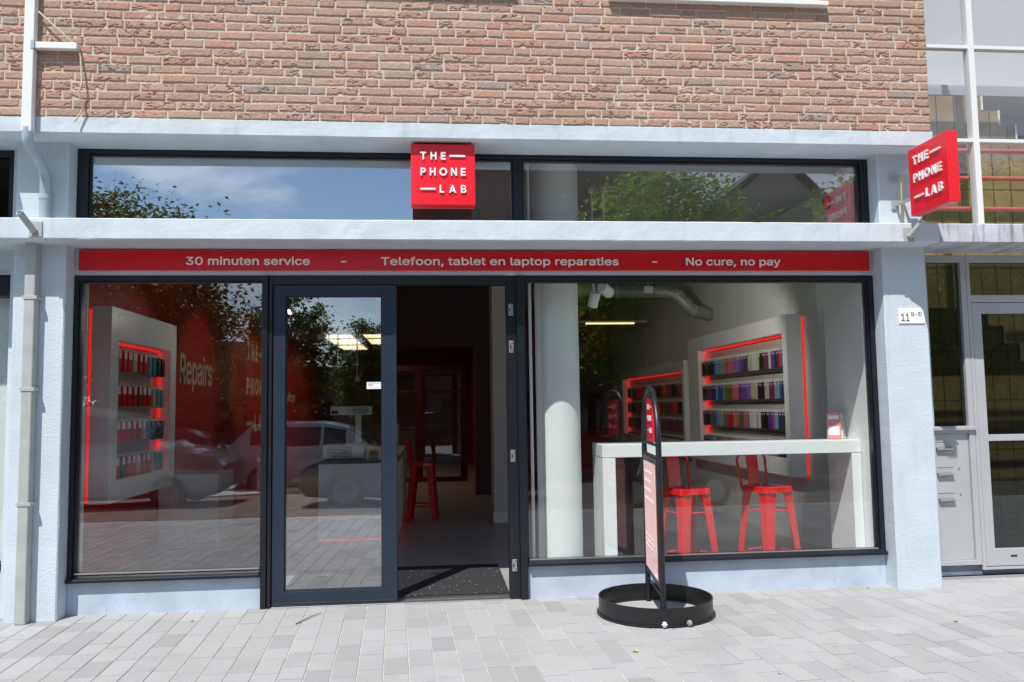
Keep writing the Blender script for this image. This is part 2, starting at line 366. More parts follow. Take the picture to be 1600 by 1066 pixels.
# ================================================================== SHOP BUILDING
shop = thing("shop_building", "brick shop building with pale blue ledges and pillars and dark glazed front", "building", (.43, .4, 0))
def wobble_prism(mb, x0, x1, prof, n=220, amp=.0025, seed=0, chip=.012):
    """bar along X with YZ profile whose edges wander a little, with an occasional chip"""
    vs = []; k = len(prof)
    for i in range(n + 1):
        x = x0 + (x1 - x0) * i / n
        for j, (y, z) in enumerate(prof):
            a = noise.noise(Vector((x * 3.1, j * 5.3 + seed, 1.7))); b = noise.noise(Vector((x * 14, j * 3.7 + seed, 9.1)))
            c = max(0, noise.noise(Vector((x * 6.5, j * 9.7 + seed, 4.4))) - .50) * chip * 1.3
            s_ = 1 if z > (prof[0][1] + prof[-1][1]) / 2 else -1
            vs.append((x, y + amp * (a + .5 * b) + c, z + amp * (a * .7 + .5 * b) + (c if s_ < 0 else -c)))
    fs = [tuple(range(k)), tuple(n * k + j for j in range(k))[::-1]]
    for i in range(n):
        for j in range(k):
            j2 = (j + 1) % k; fs.append((i * k + j, i * k + j2, (i + 1) * k + j2, (i + 1) * k + j))
    mb.add(vs, fs)
def ledge(x0, x1, z0, z1, seed, yb=.46):
    mb = MB(); c = .006
    prof = [(yb, z0), (.0 + c, z0), (0, z0 + c), (0, (z0 + z1) / 2), (0, z1 - c), (c, z1), (yb, z1)]
    wobble_prism(mb, x0, x1, prof, seed=seed)
    return mb.build("concrete_ledge", PAINT_L, shop)
ledge(-7.0, 3.66, 2.50, 2.64, 1); ledge(-7.0, 3.655, 3.211, 3.323, 5)
def pillar(x0, x1, z0, z1):
    mb = MB(); n = 60; prof = [(x0, .56), (x0, .208), (x0 + .008, .2), (x1 - .008, .2), (x1, .208), (x1, .56)]; k = 6; vs = []
    for i in range(n + 1):
        z = z0 + (z1 - z0) * i / n
        for j, (x, y) in enumerate(prof):
            a = noise.noise(Vector((j * 3.3 + x0, z * 4, .3))) * .002 + noise.noise(Vector((j * 1.3 + x0, z * 19, 2.3))) * .0012
            vs.append((x + a, y + a * .5, z))
    fs = []
    for i in range(n):
        for j in range(k - 1): fs.append((i * k + j, i * k + j + 1, (i + 1) * k + j + 1, (i + 1) * k + j))
    mb.add(vs, fs)
    return mb.build("pillar", PAINT, shop)
for a, b in ((0, 2.503), (2.637, 3.214)):
    pillar(-2.81, -2.475, a, b); pillar(3.331, 3.671, a, b)
# soffit fillers / wall strips behind the fascia sign
mb = MB(); mb.box(-2.475, 3.331, .345, .56, 2.312, 2.503); mb.box(-2.475, 3.331, .345, .47, 3.20, 3.214); mb.build("lintel", PAINT, shop)
# plinths with grime
def plinth_mat():
    m_ = PLINTH; n = m_.node_tree.nodes; l = m_.node_tree.links; b = n["Principled BSDF"]
    src = b.inputs["Base Color"].links[0].from_socket
    g = n.new("ShaderNodeNewGeometry"); mp_ = n.new("ShaderNodeMapping"); mp_.inputs["Scale"].default_value = (26, 1, 7)
    t = n.new("ShaderNodeTexNoise"); t.inputs["Scale"].default_value = 1; t.inputs["Detail"].default_value = 6; t.inputs["Roughness"].default_value = .7
    r = n.new("ShaderNodeMapRange"); r.inputs[1].default_value = .60; r.inputs[2].default_value = .72; r.inputs[4].default_value = .6
    t2 = n.new("ShaderNodeTexNoise"); t2.inputs["Scale"].default_value = 1.1; r2 = n.new("ShaderNodeMapRange"); r2.inputs[1].default_value = .48; r2.inputs[2].default_value = .58
    mu = n.new("ShaderNodeMath"); mu.operation = 'MULTIPLY'
    x = n.new("ShaderNodeMix"); x.data_type = 'RGBA'; x.inputs[7].default_value = (.22, .20, .20, 1)
    l.new(g.outputs["Position"], mp_.inputs[0]); l.new(mp_.outputs[0], t.inputs["Vector"]); l.new(t.outputs[0], r.inputs[0]); l.new(g.outputs["Position"], t2.inputs["Vector"]); l.new(t2.outputs[0], r2.inputs[0])
    l.new(r.outputs[0], mu.inputs[0]); l.new(r2.outputs[0], mu.inputs[1]); l.new(mu.outputs[0], x.inputs[0]); l.new(src, x.inputs[6]); l.new(x.outputs[2], b.inputs["Base Color"])
plinth_mat()
mb = MB(); mb.box(-2.475, -1.19, .350, .56, -.02, .218); mb.build("plinth", PLINTH, shop, bevel=.006)
mb = MB(); mb.box(.652, 3.331, .350, .56, -.02, .228); mb.build("plinth", PLINTH, shop, bevel=.006)

# ---- windows
def window(x0, x1, z0, z1, gx0, gx1, gz0, gz1, sill=True):
    f = MB(); f.frame(x0, x1, z0, z1, .335, .42, gx0 - x0 - .012, x1 - gx1 - .012, gz0 - z0 - .012, z1 - gz1 - .012)
    f.frame(gx0 - .013, gx1 + .013, gz0 - .013, gz1 + .013, .352, .415, .014, .014, .014, .014)
    o = f.build("shop_window", FRAME, shop, bevel=.003)
    p = MB(); p.box(gx0 - .004, gx1 + .004, .368, .376, gz0 - .004, gz1 + .004); p.build("pane", GLASS_L if x1 < 0 else GLASS, o)
    if sill:
        e = MB(); e.box(gx0 + .003, gx1 - .003, .342, .3635, gz0 - .004, gz0 + .006); e.build("glazing_bead", STEEL, o)
        s_ = MB(); s_.prism([(.302, z0 - .004), (.302, z0 + .016), (.334, z0 + .034), (.36, z0 + .034), (.36, z0 - .004)], x0 + .004, x1 - .004, 'yz'); s_.build("sill", FRAME, o, bevel=.003)
    return o
wl_ = window(-2.472, -1.196, .222, 2.308, -2.43, -1.205, .272, 2.262)
wr_ = window(.656, 3.328, .232, 2.308, .668, 3.278, .268, 2.262)
wt_ = window(-2.472, 3.328, 2.642, 3.209, -2.39, .592, 2.70, 3.172, False)
# transom window has two lights: add the mullion and the second pane
bpy.data.objects.remove(wt_.children[0])
wt_.data.clear_geometry()
f = MB(); f.frame(-2.472, .628, 2.642, 3.209, .335, .42, .075, .034, .05, .03); f.frame(.628, 3.328, 2.642, 3.209, .335, .42, .034, .06, .05, .03)
f.frame(-2.398, .594, 2.692, 3.180, .352, .415, .014, .014, .014, .014); f.frame(.662, 3.268, 2.692, 3.180, .352, .415, .014, .014, .014, .014)
_o = Vector(ORG[wt_.name]); wt_.data.from_pydata([tuple(Vector(v) - _o) for v in f.v], [], f.f)
for a, b in ((-2.39, .586), (.67, 3.26)):
    p = MB(); p.box(a, b, .368, .376, 2.70, 3.172); p.build("pane", GLASS_T if a < 0 else GLASS_L, wt_)
# mullions and door frame head
mb = MB()
mb.box(-1.196, -1.158, .318, .44, -.01, 2.308); mb.box(-1.154, -1.128, .330, .44, -.01, 2.308)
mb.box(-1.128, .53, .330, .44, 2.246, 2.308)
mb.box(.605, .656, .312, .44, -.01, 2.308); mb.box(.53, .605, .345, .44, -.01, 2.308)
dfm = mb.build("door_frame", FRAME, shop, bevel=.003)
mb = MB(); mb.box(.533, .540, .40, .445, 0.0, 2.24); mb.build("weather_strip", RUBBER, dfm)
for z in (2.06, 1.79, 1.005, .235):
    mb = MB(); mb.box(.546, .580, .3405, .3445, z - .042, z + .042); q = mb.build("strike_plate", STEEL, dfm, bevel=.002)
    mb = MB()
    for dz in (-.028, .028): mb.lathe([(0, .3385), (.004, .3385), (.0045, .3405)], c=(.57, 0, z + dz), n=8, axis='y')
    mb.box(.553, .562, .3385, .3404, z - .012, z + .012); mb.build("screw", BLACK, q)
# glazed leaf
mb = MB(); mb.frame(-1.124, -.262, .012, 2.243, .345, .41, .084, .104, .095, .078)
mb.box(-1.10, -.275, .340, .345, .022, .032)
leaf = mb.build("glazed_door", LEAF, shop, bevel=.004)
mb = MB(); mb.frame(-1.045, -.361, .101, 2.170, .356, .40, .012, .012, .012, .012); mb.build("glazing_bead", FRAME, leaf, bevel=.002)
mb = MB(); mb.box(-1.036, -.369, .370, .378, .110, 2.162); mb.build("pane", glass_mat("door glass", .21, (.985, .99, .99)), leaf)
mb = MB(); mb.box(-1.124, .53, .330, .40, -.012, .008); mb.build("threshold", STEEL, shop, bevel=.003)

# ---- bricks
BRICK = attr_mat("hand moulded brick", .92, bump=(140, .7), var=(55, .22), spec=.15, dist=.004, blotch=(17, .66, .3, (.22, .17, .15)))
def splash(m_, pts):
    n = m_.node_tree.nodes; l = m_.node_tree.links; b = n["Principled BSDF"]
    g = n.new("ShaderNodeNewGeometry"); t = n.new("ShaderNodeTexNoise"); t.inputs["Scale"].default_value = 70; t.inputs["Detail"].default_value = 4; l.new(g.outputs["Position"], t.inputs["Vector"])
    for p, rad in pts:
        d = n.new("ShaderNodeVectorMath"); d.operation = 'DISTANCE'; d.inputs[1].default_value = p; l.new(g.outputs["Position"], d.inputs[0])
        r = n.new("ShaderNodeMapRange"); r.inputs[1].default_value = rad; r.inputs[2].default_value = 0; r.inputs[3].default_value = 0; r.inputs[4].default_value = .62; l.new(d.outputs["Value"], r.inputs[0])
        a = n.new("ShaderNodeMath"); a.operation = 'ADD'; l.new(r.outputs[0], a.inputs[0]); l.new(t.outputs[0], a.inputs[1])
        q = n.new("ShaderNodeMapRange"); q.inputs[1].default_value = .80; q.inputs[2].default_value = .95; q.inputs[4].default_value = .6; l.new(a.outputs[0], q.inputs[0])
        x = n.new("ShaderNodeMix"); x.data_type = 'RGBA'; x.inputs[7].default_value = (.68, .64, .62, 1); l.new(q.outputs[0], x.inputs[0]); l.new(b.inputs["Base Color"].links[0].from_socket, x.inputs[6]); l.new(x.outputs[2], b.inputs["Base Color"])
splash(BRICK, [((-1.895, 0, 4.02), .055), ((-1.79, 0, 4.01), .05), ((-1.69, 0, 4.02), .05), ((1.15, 0, 3.62), .05), ((1.32, 0, 3.48), .045)])
WINS = [(1.305, 2.835, 4.262, 5.75), (-1.75, .545, 4.305, 5.75)]
def bricks():
    V = []; F = []; T = []; r_ = random.Random(11)
    pitch, bh, jt = .0621, .0478, .0125
    base = [(0.438, 0.282, 0.215), (0.448, 0.292, 0.224), (0.433, 0.292, 0.224), (0.428, 0.297, 0.233), (0.458, 0.278, 0.211), (0.448, 0.315, 0.242), (0.410, 0.288, 0.233), (0.467, 0.270, 0.202), (0.438, 0.301, 0.229)]
    z = 3.327; row = 0; zend = 6.55
    while z < zend:
        x = -7.0 + r_.uniform(-.2, 0); last = 0; hi = z < 4.9
        while x < 3.64:
            s_ = r_.random()
            ln = .100 if (s_ < .36 and last != .1) else .210
            if row % 2 and last == 0: ln = .100
            xe = x + ln
            if xe > 3.60: xe = 3.643 + (.004 * r_.uniform(-1, 1))
            if 3.643 - xe < .06 and xe < 3.64: xe = 3.643
            last = ln
            zc = z + bh / 2; ok = True; xa, xb = x, xe
            for (a, b, c, d) in WINS:
                if c < zc < d:
                    if xa >= a - .02 and xb <= b + .02: ok = False
                    elif xa < a < xb: xb = a - .004
                    elif xa < b < xb: xa = b + .004
            if ok and xb - xa > .03 and (hi or xb > -4):
                x0, x1 = xa, xb; L_ = x1 - x0
                fine = hi and x1 > -3.3 and z < 4.45; nx = max(3, int(L_ / .0085)) if fine else 3; nz = 9 if fine else 2
                sd = r_.uniform(0, 900); k = len(V); dy = r_.uniform(-.0025, .0025); tl = r_.uniform(-.0018, .0018); dz0 = r_.uniform(-.0012, .0012)
                cr = r_.random() < .5; ca_, cf = r_.uniform(.1, .45), r_.uniform(.5, 1.2)
                for j in range(nz + 1):
                    for i in range(nx + 1):
                        u, v_ = i / nx, j / nz; X = x0 + u * L_; Z = z + dz0 + v_ * bh + tl * (u - .5) * 2
                        e = min(u * L_, (1 - u) * L_, v_ * bh, (1 - v_) * bh)
                        n1 = noise.noise(Vector((X * 38 + sd, Z * 70, sd)))
                        n2 = noise.noise(Vector((X * 95, Z * 160 + sd, 3.1)))
                        y = dy - .0035 - .0013 * n1 - .0010 * n2 + ((.001 if j == 0 else .004) if e < .002 else (.0010 if e < .006 and v_ > .3 else 0))
                        if cr:   # folded creases of hand moulded clay
                            wv = .012 * noise.noise(Vector((X * 40, Z * 40, sd)))
                            q = noise.noise(Vector(((X + wv) * 13 * cf + sd, (Z + wv) * 52 + X * 34 * ca_, sd * .3)))
                            y += .0115 * max(0, .13 - abs(q)) / .13 * max(0, min(1, (noise.noise(Vector((X * 20 + sd, Z * 22, 7))) + .10) * 4))
                        ex = .0022 * noise.noise(Vector((X * 60 + sd, Z * 60, 5)))
                        V.append((X + (ex if i in (0, nx) else 0), y, Z + (ex * 1.3 if j in (0, nz) else 0)))
                c = r_.choice(base); g = r_.uniform(.91, 1.09); c = tuple(q * g for q in c)
                if r_.random() < .03: c = (.36, .285, .25)
                for j in range(nz):
                    for i in range(nx):
                        a = k + j * (nx + 1) + i; F.append((a, a + 1, a + nx + 2, a + nx + 1)); T.append(c)
                rim = [k + i for i in range(nx + 1)] + [k + j * (nx + 1) + nx for j in range(1, nz + 1)] + [k + nz * (nx + 1) + i for i in range(nx - 1, -1, -1)] + [k + j * (nx + 1) for j in range(nz - 1, 0, -1)]
                k2 = len(V)
                for q in rim: V.append((V[q][0], .016, V[q][2]))
                nr = len(rim)
                for q in range(nr): F.append((rim[(q + 1) % nr], rim[q], k2 + q, k2 + (q + 1) % nr)); T.append(c)
            x = xe + jt
        z += pitch; row += 1
    mb = MB(); mb.v = V; mb.f = F; mb.mi = [0] * len(F); mb.tint = T
    o = mb.build("brick_wall", BRICK, shop, fix=False)
    m_ = MB(); zs = [3.323, 4.262, 4.315, 5.75, 6.62]
    # mortar bed, flush-ish with the brick faces, around the window openings
    mb2 = MB(); xs = [-7.0, -1.75, .545, 1.305, 2.835, 3.640]
    for i in range(5):
        for j in range(4):
            cx, cz = (xs[i] + xs[i + 1]) / 2, (zs[j] + zs[j + 1]) / 2
            if any(a < cx < b and c < cz < d for a, b, c, d in WINS): continue
            mb2.box(xs[i], xs[i + 1], .0035, .30, zs[j], zs[j + 1])
    mb2.build("mortar_joints", MORTAR, o)
    mb = MB(); mb.box(-7, 3.64, .30, .56, 3.323, 6.6)
    for a, b, c, d in []: pass
    cp = MB(); cp.box(-7.05, 3.70, -.06, .62, 6.62, 6.70); cp.build("roof_coping", PAINT_L, shop, bevel=.01)
    # end wall return beside the stairwell
    rt_ = MB(); ti = []
    zz = 3.327; rr = random.Random(4); k = 0
    while zz < 6.55:
        yy = .045
        for ln in ((.1, .21, .21) if k % 2 else (.21, .21, .1)):
            rt_.box(3.640, 3.6445, yy, yy + ln, zz, zz + bh); c = rr.choice(base); ti += [c] * 6; yy += ln + jt
        zz += pitch; k += 1
    rt_.tint = ti; rt_.build("brick_return", BRICK, shop)
bricks()
for (a, b, c, d) in WINS:
    mb = MB(); mb.frame(a, b, c, d, .06, .14, .06, .06, .06, .06); mb.box((a + b) / 2 - .03, (a + b) / 2 + .03, .065, .135, c + .06, d - .06)
    o = mb.build("upper_window", PVCW, shop, bevel=.004)
    mb = MB(); mb.box(a + .055, b - .055, .10, .106, c + .055, d - .055); mb.build("pane", GLASS, o)
    mb = MB(); mb.prism([(-.055, c - .032), (-.055, c + .0), (.06, c + .018), (.06, c - .032)], a - .045, b + .045, 'yz'); mb.build("sill", PVCW, o, bevel=.003)
    mb = MB(); mb.box(a, b, .45, .46, c, d); mb.build("net_curtain", mat("net curtain", (.7, .7, .68), rough=.9), o)

# ---- interior shell
XL, XR = -2.70, 3.50
mb = MB(); mb.box(XL - .1, 6.0, .445, 14.5, -.05, .02); mb.build("shop_floor", FLOORI, shop)
mb = MB(); mb.box(-1.12, .53, .43, 1.52, .0205, .032); mb.build("entrance_mat", MATTEX, shop)
mb = MB(); mb.box(XL - .1, 3.62, .57, 14.5, 3.24, 3.32); mb.build("ceiling", CEIL, shop)
mb = MB(); mb.box(XL - .1, XL, .565, 14.5, .021, 3.24); rw = mb.build("red_interior_wall", WALLR, shop)
mb = MB(); mb.box(XR, XR + .1, 1.62, 10.6, .021, 3.24); mb.build("interior_wall", WALLW, shop)
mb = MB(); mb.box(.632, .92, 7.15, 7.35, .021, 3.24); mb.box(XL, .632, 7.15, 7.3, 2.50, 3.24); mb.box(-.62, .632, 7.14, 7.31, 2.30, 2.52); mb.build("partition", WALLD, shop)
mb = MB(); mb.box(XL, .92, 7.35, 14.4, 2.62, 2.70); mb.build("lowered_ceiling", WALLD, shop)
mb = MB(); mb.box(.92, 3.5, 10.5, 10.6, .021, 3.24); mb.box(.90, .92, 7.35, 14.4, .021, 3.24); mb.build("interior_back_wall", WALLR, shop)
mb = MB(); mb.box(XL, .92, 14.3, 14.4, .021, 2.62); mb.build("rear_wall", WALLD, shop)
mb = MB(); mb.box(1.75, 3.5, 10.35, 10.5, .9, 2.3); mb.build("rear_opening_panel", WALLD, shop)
# red framed glazed partition at the back
mb = MB(); mb.frame(-.85, .60, .03, 2.12, 9.5, 9.56, .06, .12, .08, .10); mb.box(-.33, -.20, 9.505, 9.555, .11, 2.02); mb.box(-.79, .48, 9.51, 9.55, 1.62, 1.66)
q = mb.build("red_partition", mat("dark red lacquer frame", (.07, .003, .005), rough=.5), shop, bevel=.004)
mb = MB(); mb.box(-.79, .48, 9.525, 9.53, .11, 2.02); mb.build("pane", GLASS, q)
# pier and round column
mb = MB(); mb.box(.690, .868, 4.06, 4.5, .021, 3.24); q = mb.build("pier", WALLW, shop, bevel=.004)
mb = MB(); mb.box(.680, .878, 4.05, 4.06, .021, .14); mb.build("skirting", WHITE, q)
mb = MB(); mb.lathe([(.170, .021), (.170, 2.76), (.186, 2.765), (.186, 3.24)], c=(.963, .785, 0), n=64); mb.build("round_column", mat("white column plaster", (.84, .87, .84), rough=.6, bump=(7, .12), var=(3, .03)), shop, smooth=True)
mb = MB(); mb.tube([(.735, .62, .021), (.735, .62, 3.23)], .012, 10); mb.build("window_post", PVCW, shop, smooth=True)
mb = MB(); mb.box(3.305, 3.62, .565, 1.10, .021, 3.24); mb.box(3.305, 3.33, .43, .565, .021, 3.24); mb.build("window_pier", WHITE, shop)
mb = MB(); mb.box(-2.470, -2.428, .45, .47, .021, 3.24); mb.build("window_pier", PVCW, shop)
# wall lettering
mb = MB(); put_text(mb, "Repairs", (XL, 3.52, 1.665), (0, 1, 0), (0, 0, 1), 1.28, .45, bold=.012, depth=.006, cap=.73)
logo(mb, (XL, 6.43, 2.607), (0, 1, 0), (0, 0, 1), 1.87, 1.94, .006)
put_text(mb, "Service", (XL, 9.2, 1.50), (0, 1, 0), (0, 0, 1), 1.7, .26, bold=.012, depth=.006, cap=.73)
mb.build("wall_lettering", mat("cream wall lettering", (.62, .57, .46), rough=.6), shop)

# ================================================================== DISPLAYS
def display(name, label, xw, xf, y0, y1, z0, z1, band, side, halo=True, LED=None):
    """lit display niche on a side wall. side=+1: hangs on the right wall and faces -X"""
    t = thing(name, label, "display", (xw, (y0 + y1) / 2, z0))
    bn, bf, bt, bb = band; a0, a1 = min(xw, xf), max(xw, xf); g = .028
    xa, xb = (a0, a1 - g) if side > 0 else (a0 + g, a1)          # gap to the wall carries the halo strip
    mb = MB(); mb.box(xa, xb, y0, y0 + bn, z0, z1); mb.box(xa, xb, y1 - bf, y1, z0, z1)
    mb.box(xa, xb, y0 + bn, y1 - bf, z1 - bt, z1); mb.box(xa, xb, y0 + bn, y1 - bf, z0, z0 + bb)
    mb.build("display_surround", WHITE, t, bevel=.003)
    bx = (a1 - g - .012, a1 - g - .001) if side > 0 else (a0 + g + .001, a0 + g + .012)
    mb = MB(); mb.box(bx[0], bx[1], y0 + bn, y1 - bf, z0 + bb, z1 - bt); mb.build("back_panel", mat("display back panel", (.52, .48, .42), rough=.7), t)
    hx = (a1 - g + .002, a1 - .002) if side > 0 else (a0 + .002, a0 + g - .002)
    LED = LED or MATS["red led strip"]
    mb = MB(); mb.box(hx[0], hx[1], y0 + .012, y0 + .03, z0 + .02, z1 - .02); mb.box(hx[0], hx[1], y0 + .03, y1 - .02, z0 + .012, z0 + .03)
    if halo: mb.build("halo_strip", LED, t)
    lx = (bx[0] - .05, bx[0] - .03) if side > 0 else (bx[1] + .03, bx[1] + .05)
    mb = MB(); mb.box(lx[0], lx[1], y0 + bn + .004, y1 - bf - .03, z1 - bt - .020, z1 - bt - .004); mb.build("led_strip", LED, t)
    mb = MB(); mb.box(lx[0], lx[1], y1 - bf - .045, y1 - bf - .004, z0 + bb + .01, z1 - bt - .03); mb.build("led_strip", LED, t)
    return t, (bx[0] if side > 0 else bx[1])
CASECOL = {"black": (.012, .012, .014), "navy": (.02, .03, .10), "blue": (.03, .09, .32), "pale blue": (.20, .36, .48), "green": (.10, .22, .05), "grey green": (.24, .34, .30),
           "red": (.62, .01, .015), "pink": (.62, .16, .20), "purple": (.16, .05, .30), "violet": (.27, .13, .40), "cream": (.55, .48, .33), "brown": (.16, .07, .045), "plum": (.20, .02, .09), "orange": (.5, .17, .09), "white": (.7, .7, .68), "teal": (.06, .22, .28)}
case_protos = {}
def case_proto(col, pack):
    key = (col, pack)
    if key in case_protos: return case_protos[key]
    e = MB()
    if pack:   # carded pack: white card with coloured tray
        e.box(-.011, .011, -.036, .036, -.175, -.01, 0); e.box(-.0125, .0125, -.030, .030, -.075, -.018, 1); e.prism([(-.036, -.012), (.0, -.06), (.036, -.012)], -.0122, .0122, 'yz', 1)
    else:
        e.box(-.012, .012, -.031, .031, -.190, -.022, 0); e.box(-.0128, .0128, -.022, -.004, -.052, -.034, 1); e.box(-.002, .002, -.018, .018, -.024, .004, 1)
    e.box(-.001, .001, -.007, .007, -.012, .010, 1)
    mm = mat("phone case " + col, CASECOL[col], rough=.35)
    case_protos[key] = (e, [mm, LETTER]); return case_protos[key]
case_mesh = {}
def hang_case(x, y, z, col, pack, label, group, ry, stack, side):
    key = (col, pack, stack, side)
    name = "phone_accessory_pack" if pack else "phone_case"
    if key not in case_mesh:
        e, ms = case_proto(col, pack); b = MB()
        for s_ in range(stack):
            dx = (.05 + .028 * s_) * -side
            b.add([(vx + dx, vy, vz) for vx, vy, vz in e.v], e.f); b.mi[-len(e.f):] = e.mi
        b.tube([(0, 0, .003), (-side * (.06 + .03 * stack), 0, .003), (-side * (.066 + .03 * stack), 0, .012)], .0025, 5, mi=1)
        o = b.build(name, ms, bevel=.003, seg=1); case_mesh[key] = o; first = True
    else:
        o = case_mesh[key].copy(); COL.objects.link(o)
    o.location = (x, y, z); o.rotation_euler = (0, 0, ry)
    tag(o, label, "accessory pack" if pack else "phone case", group)
BIG_SEQ = [["black", "black", "brown", "black", "navy", "blue", "pale blue", "cream", "grey green", "grey green", "red", "red", "pink", "pink", "violet", "violet", "purple", "purple", "navy", "cream", "cream", "white", "cream", "black", "pink", "plum", "white", "purple", "navy", "red", "teal"],
           ["black", "black", "plum", "plum", "black", "navy", "pale blue", "blue", "blue", "grey green", "green", "green", "red", "pink", "pink", "plum", "purple", "purple", "purple", "violet", "cream", "cream", "black", "black", "black", "cream", "plum", "purple", "pale blue", "blue", "navy"],
           ["black", "black", "black", "brown", "black", "blue", "pale blue", "grey green", "grey green", "green", "green", "red", "red", "orange", "orange", "orange", "brown", "orange", "violet", "white", "white", "cream", "white", "black", "black", "black", "purple", "violet", "pale blue", "navy", "black"],
           ["black", "navy", "black", "brown", "cream", "blue", "black", "grey green", "plum", "green", "red", "red", "black", "orange", "cream", "brown", "purple", "violet", "white", "black", "cream", "white", "black", "navy", "black", "purple", "violet", "pink", "navy", "black", "red"]]
ROWN = ["top", "second", "third", "lowest"]
t, bx = display("phone_case_display", "white framed phone case display with red light strips behind the bar stools", XR, 3.32, 1.90, 4.95, .66, 2.19, (.10, .42, .17, .17), 1)
r_ = random.Random(21)
for i, seq in enumerate(BIG_SEQ):
    z = 1.885 - i * .30; y1 = 4.95 - .42 - .09; y0 = 2.06; n = 40
    for k in range(n):
        c = seq[min(len(seq) - 1, int(k * len(seq) / n + r_.uniform(-.3, .6)))] if k else seq[0]
        hang_case(bx, y1 - (y1 - y0) * k / (n - 1), z, c, False, c + " phone case hanging in the " + ROWN[i] + " row of the display behind the bar stools",
                  "phone cases on the display behind the bar stools", r_.uniform(-.14, .14), 3, 1)
    mb = MB(); mb.box(bx - .010, bx - .001, 2.01, 4.50, z - .235, z - .225); mb.build("hook_rail", BLACK, t)
t, bx = display("accessory_display", "white framed accessory display with red light strips on the red Repairs wall", XL, -2.52, 1.15, 2.80, .65, 2.20, (.16, .17, .26, .17), -1)
LSEQ = ["red", "red", "red", "cream", "red", "red", "pale blue", "teal", "navy", "black"], ["red", "red", "red", "red", "brown", "red", "red", "cream", "pale blue", "pale blue"], ["red", "red", "red", "red", "red", "cream", "teal", "navy", "navy", "navy"], ["red", "black", "red", "red", "cream", "red", "red", "cream", "pale blue", "pale blue"]
for i, seq in enumerate(LSEQ):
    z = 1.875 - i * .29
    for k, c in enumerate(seq):
        y = 1.40 + k * .122; pk = k < 7 and c in ("red", "black", "brown", "cream")
        lab = (c + " and white carded accessory pack in the " if pk else c + " phone case hanging in the ") + ROWN[i] + " row beside the Repairs wall lettering"
        hang_case(bx, y, z, c, pk, lab, "accessories on the display beside the Repairs lettering", r_.uniform(-.10, .10), 3, -1)
t, bx = display("rear_accessory_display", "dim far display with red light strips seen beside the pavement sign top", XR, 3.32, 5.15, 8.95, .72, 1.94, (.1, .2, .14, .14), 1, False, mat("dim red led strip", (.5, .02, .02), emit=((1, .02, .025), .55)))
for i in range(4):
    for k in range(12):
        c = r_.choice(("red", "plum", "black", "red", "brown"))
        hang_case(bx, 5.6 + k * .27, 1.66 - i * .25, c, False, c + " phone case on the dim far display, " + ROWN[i] + " row", "phone cases on the far display", r_.uniform(-.1, .1), 2, 1)

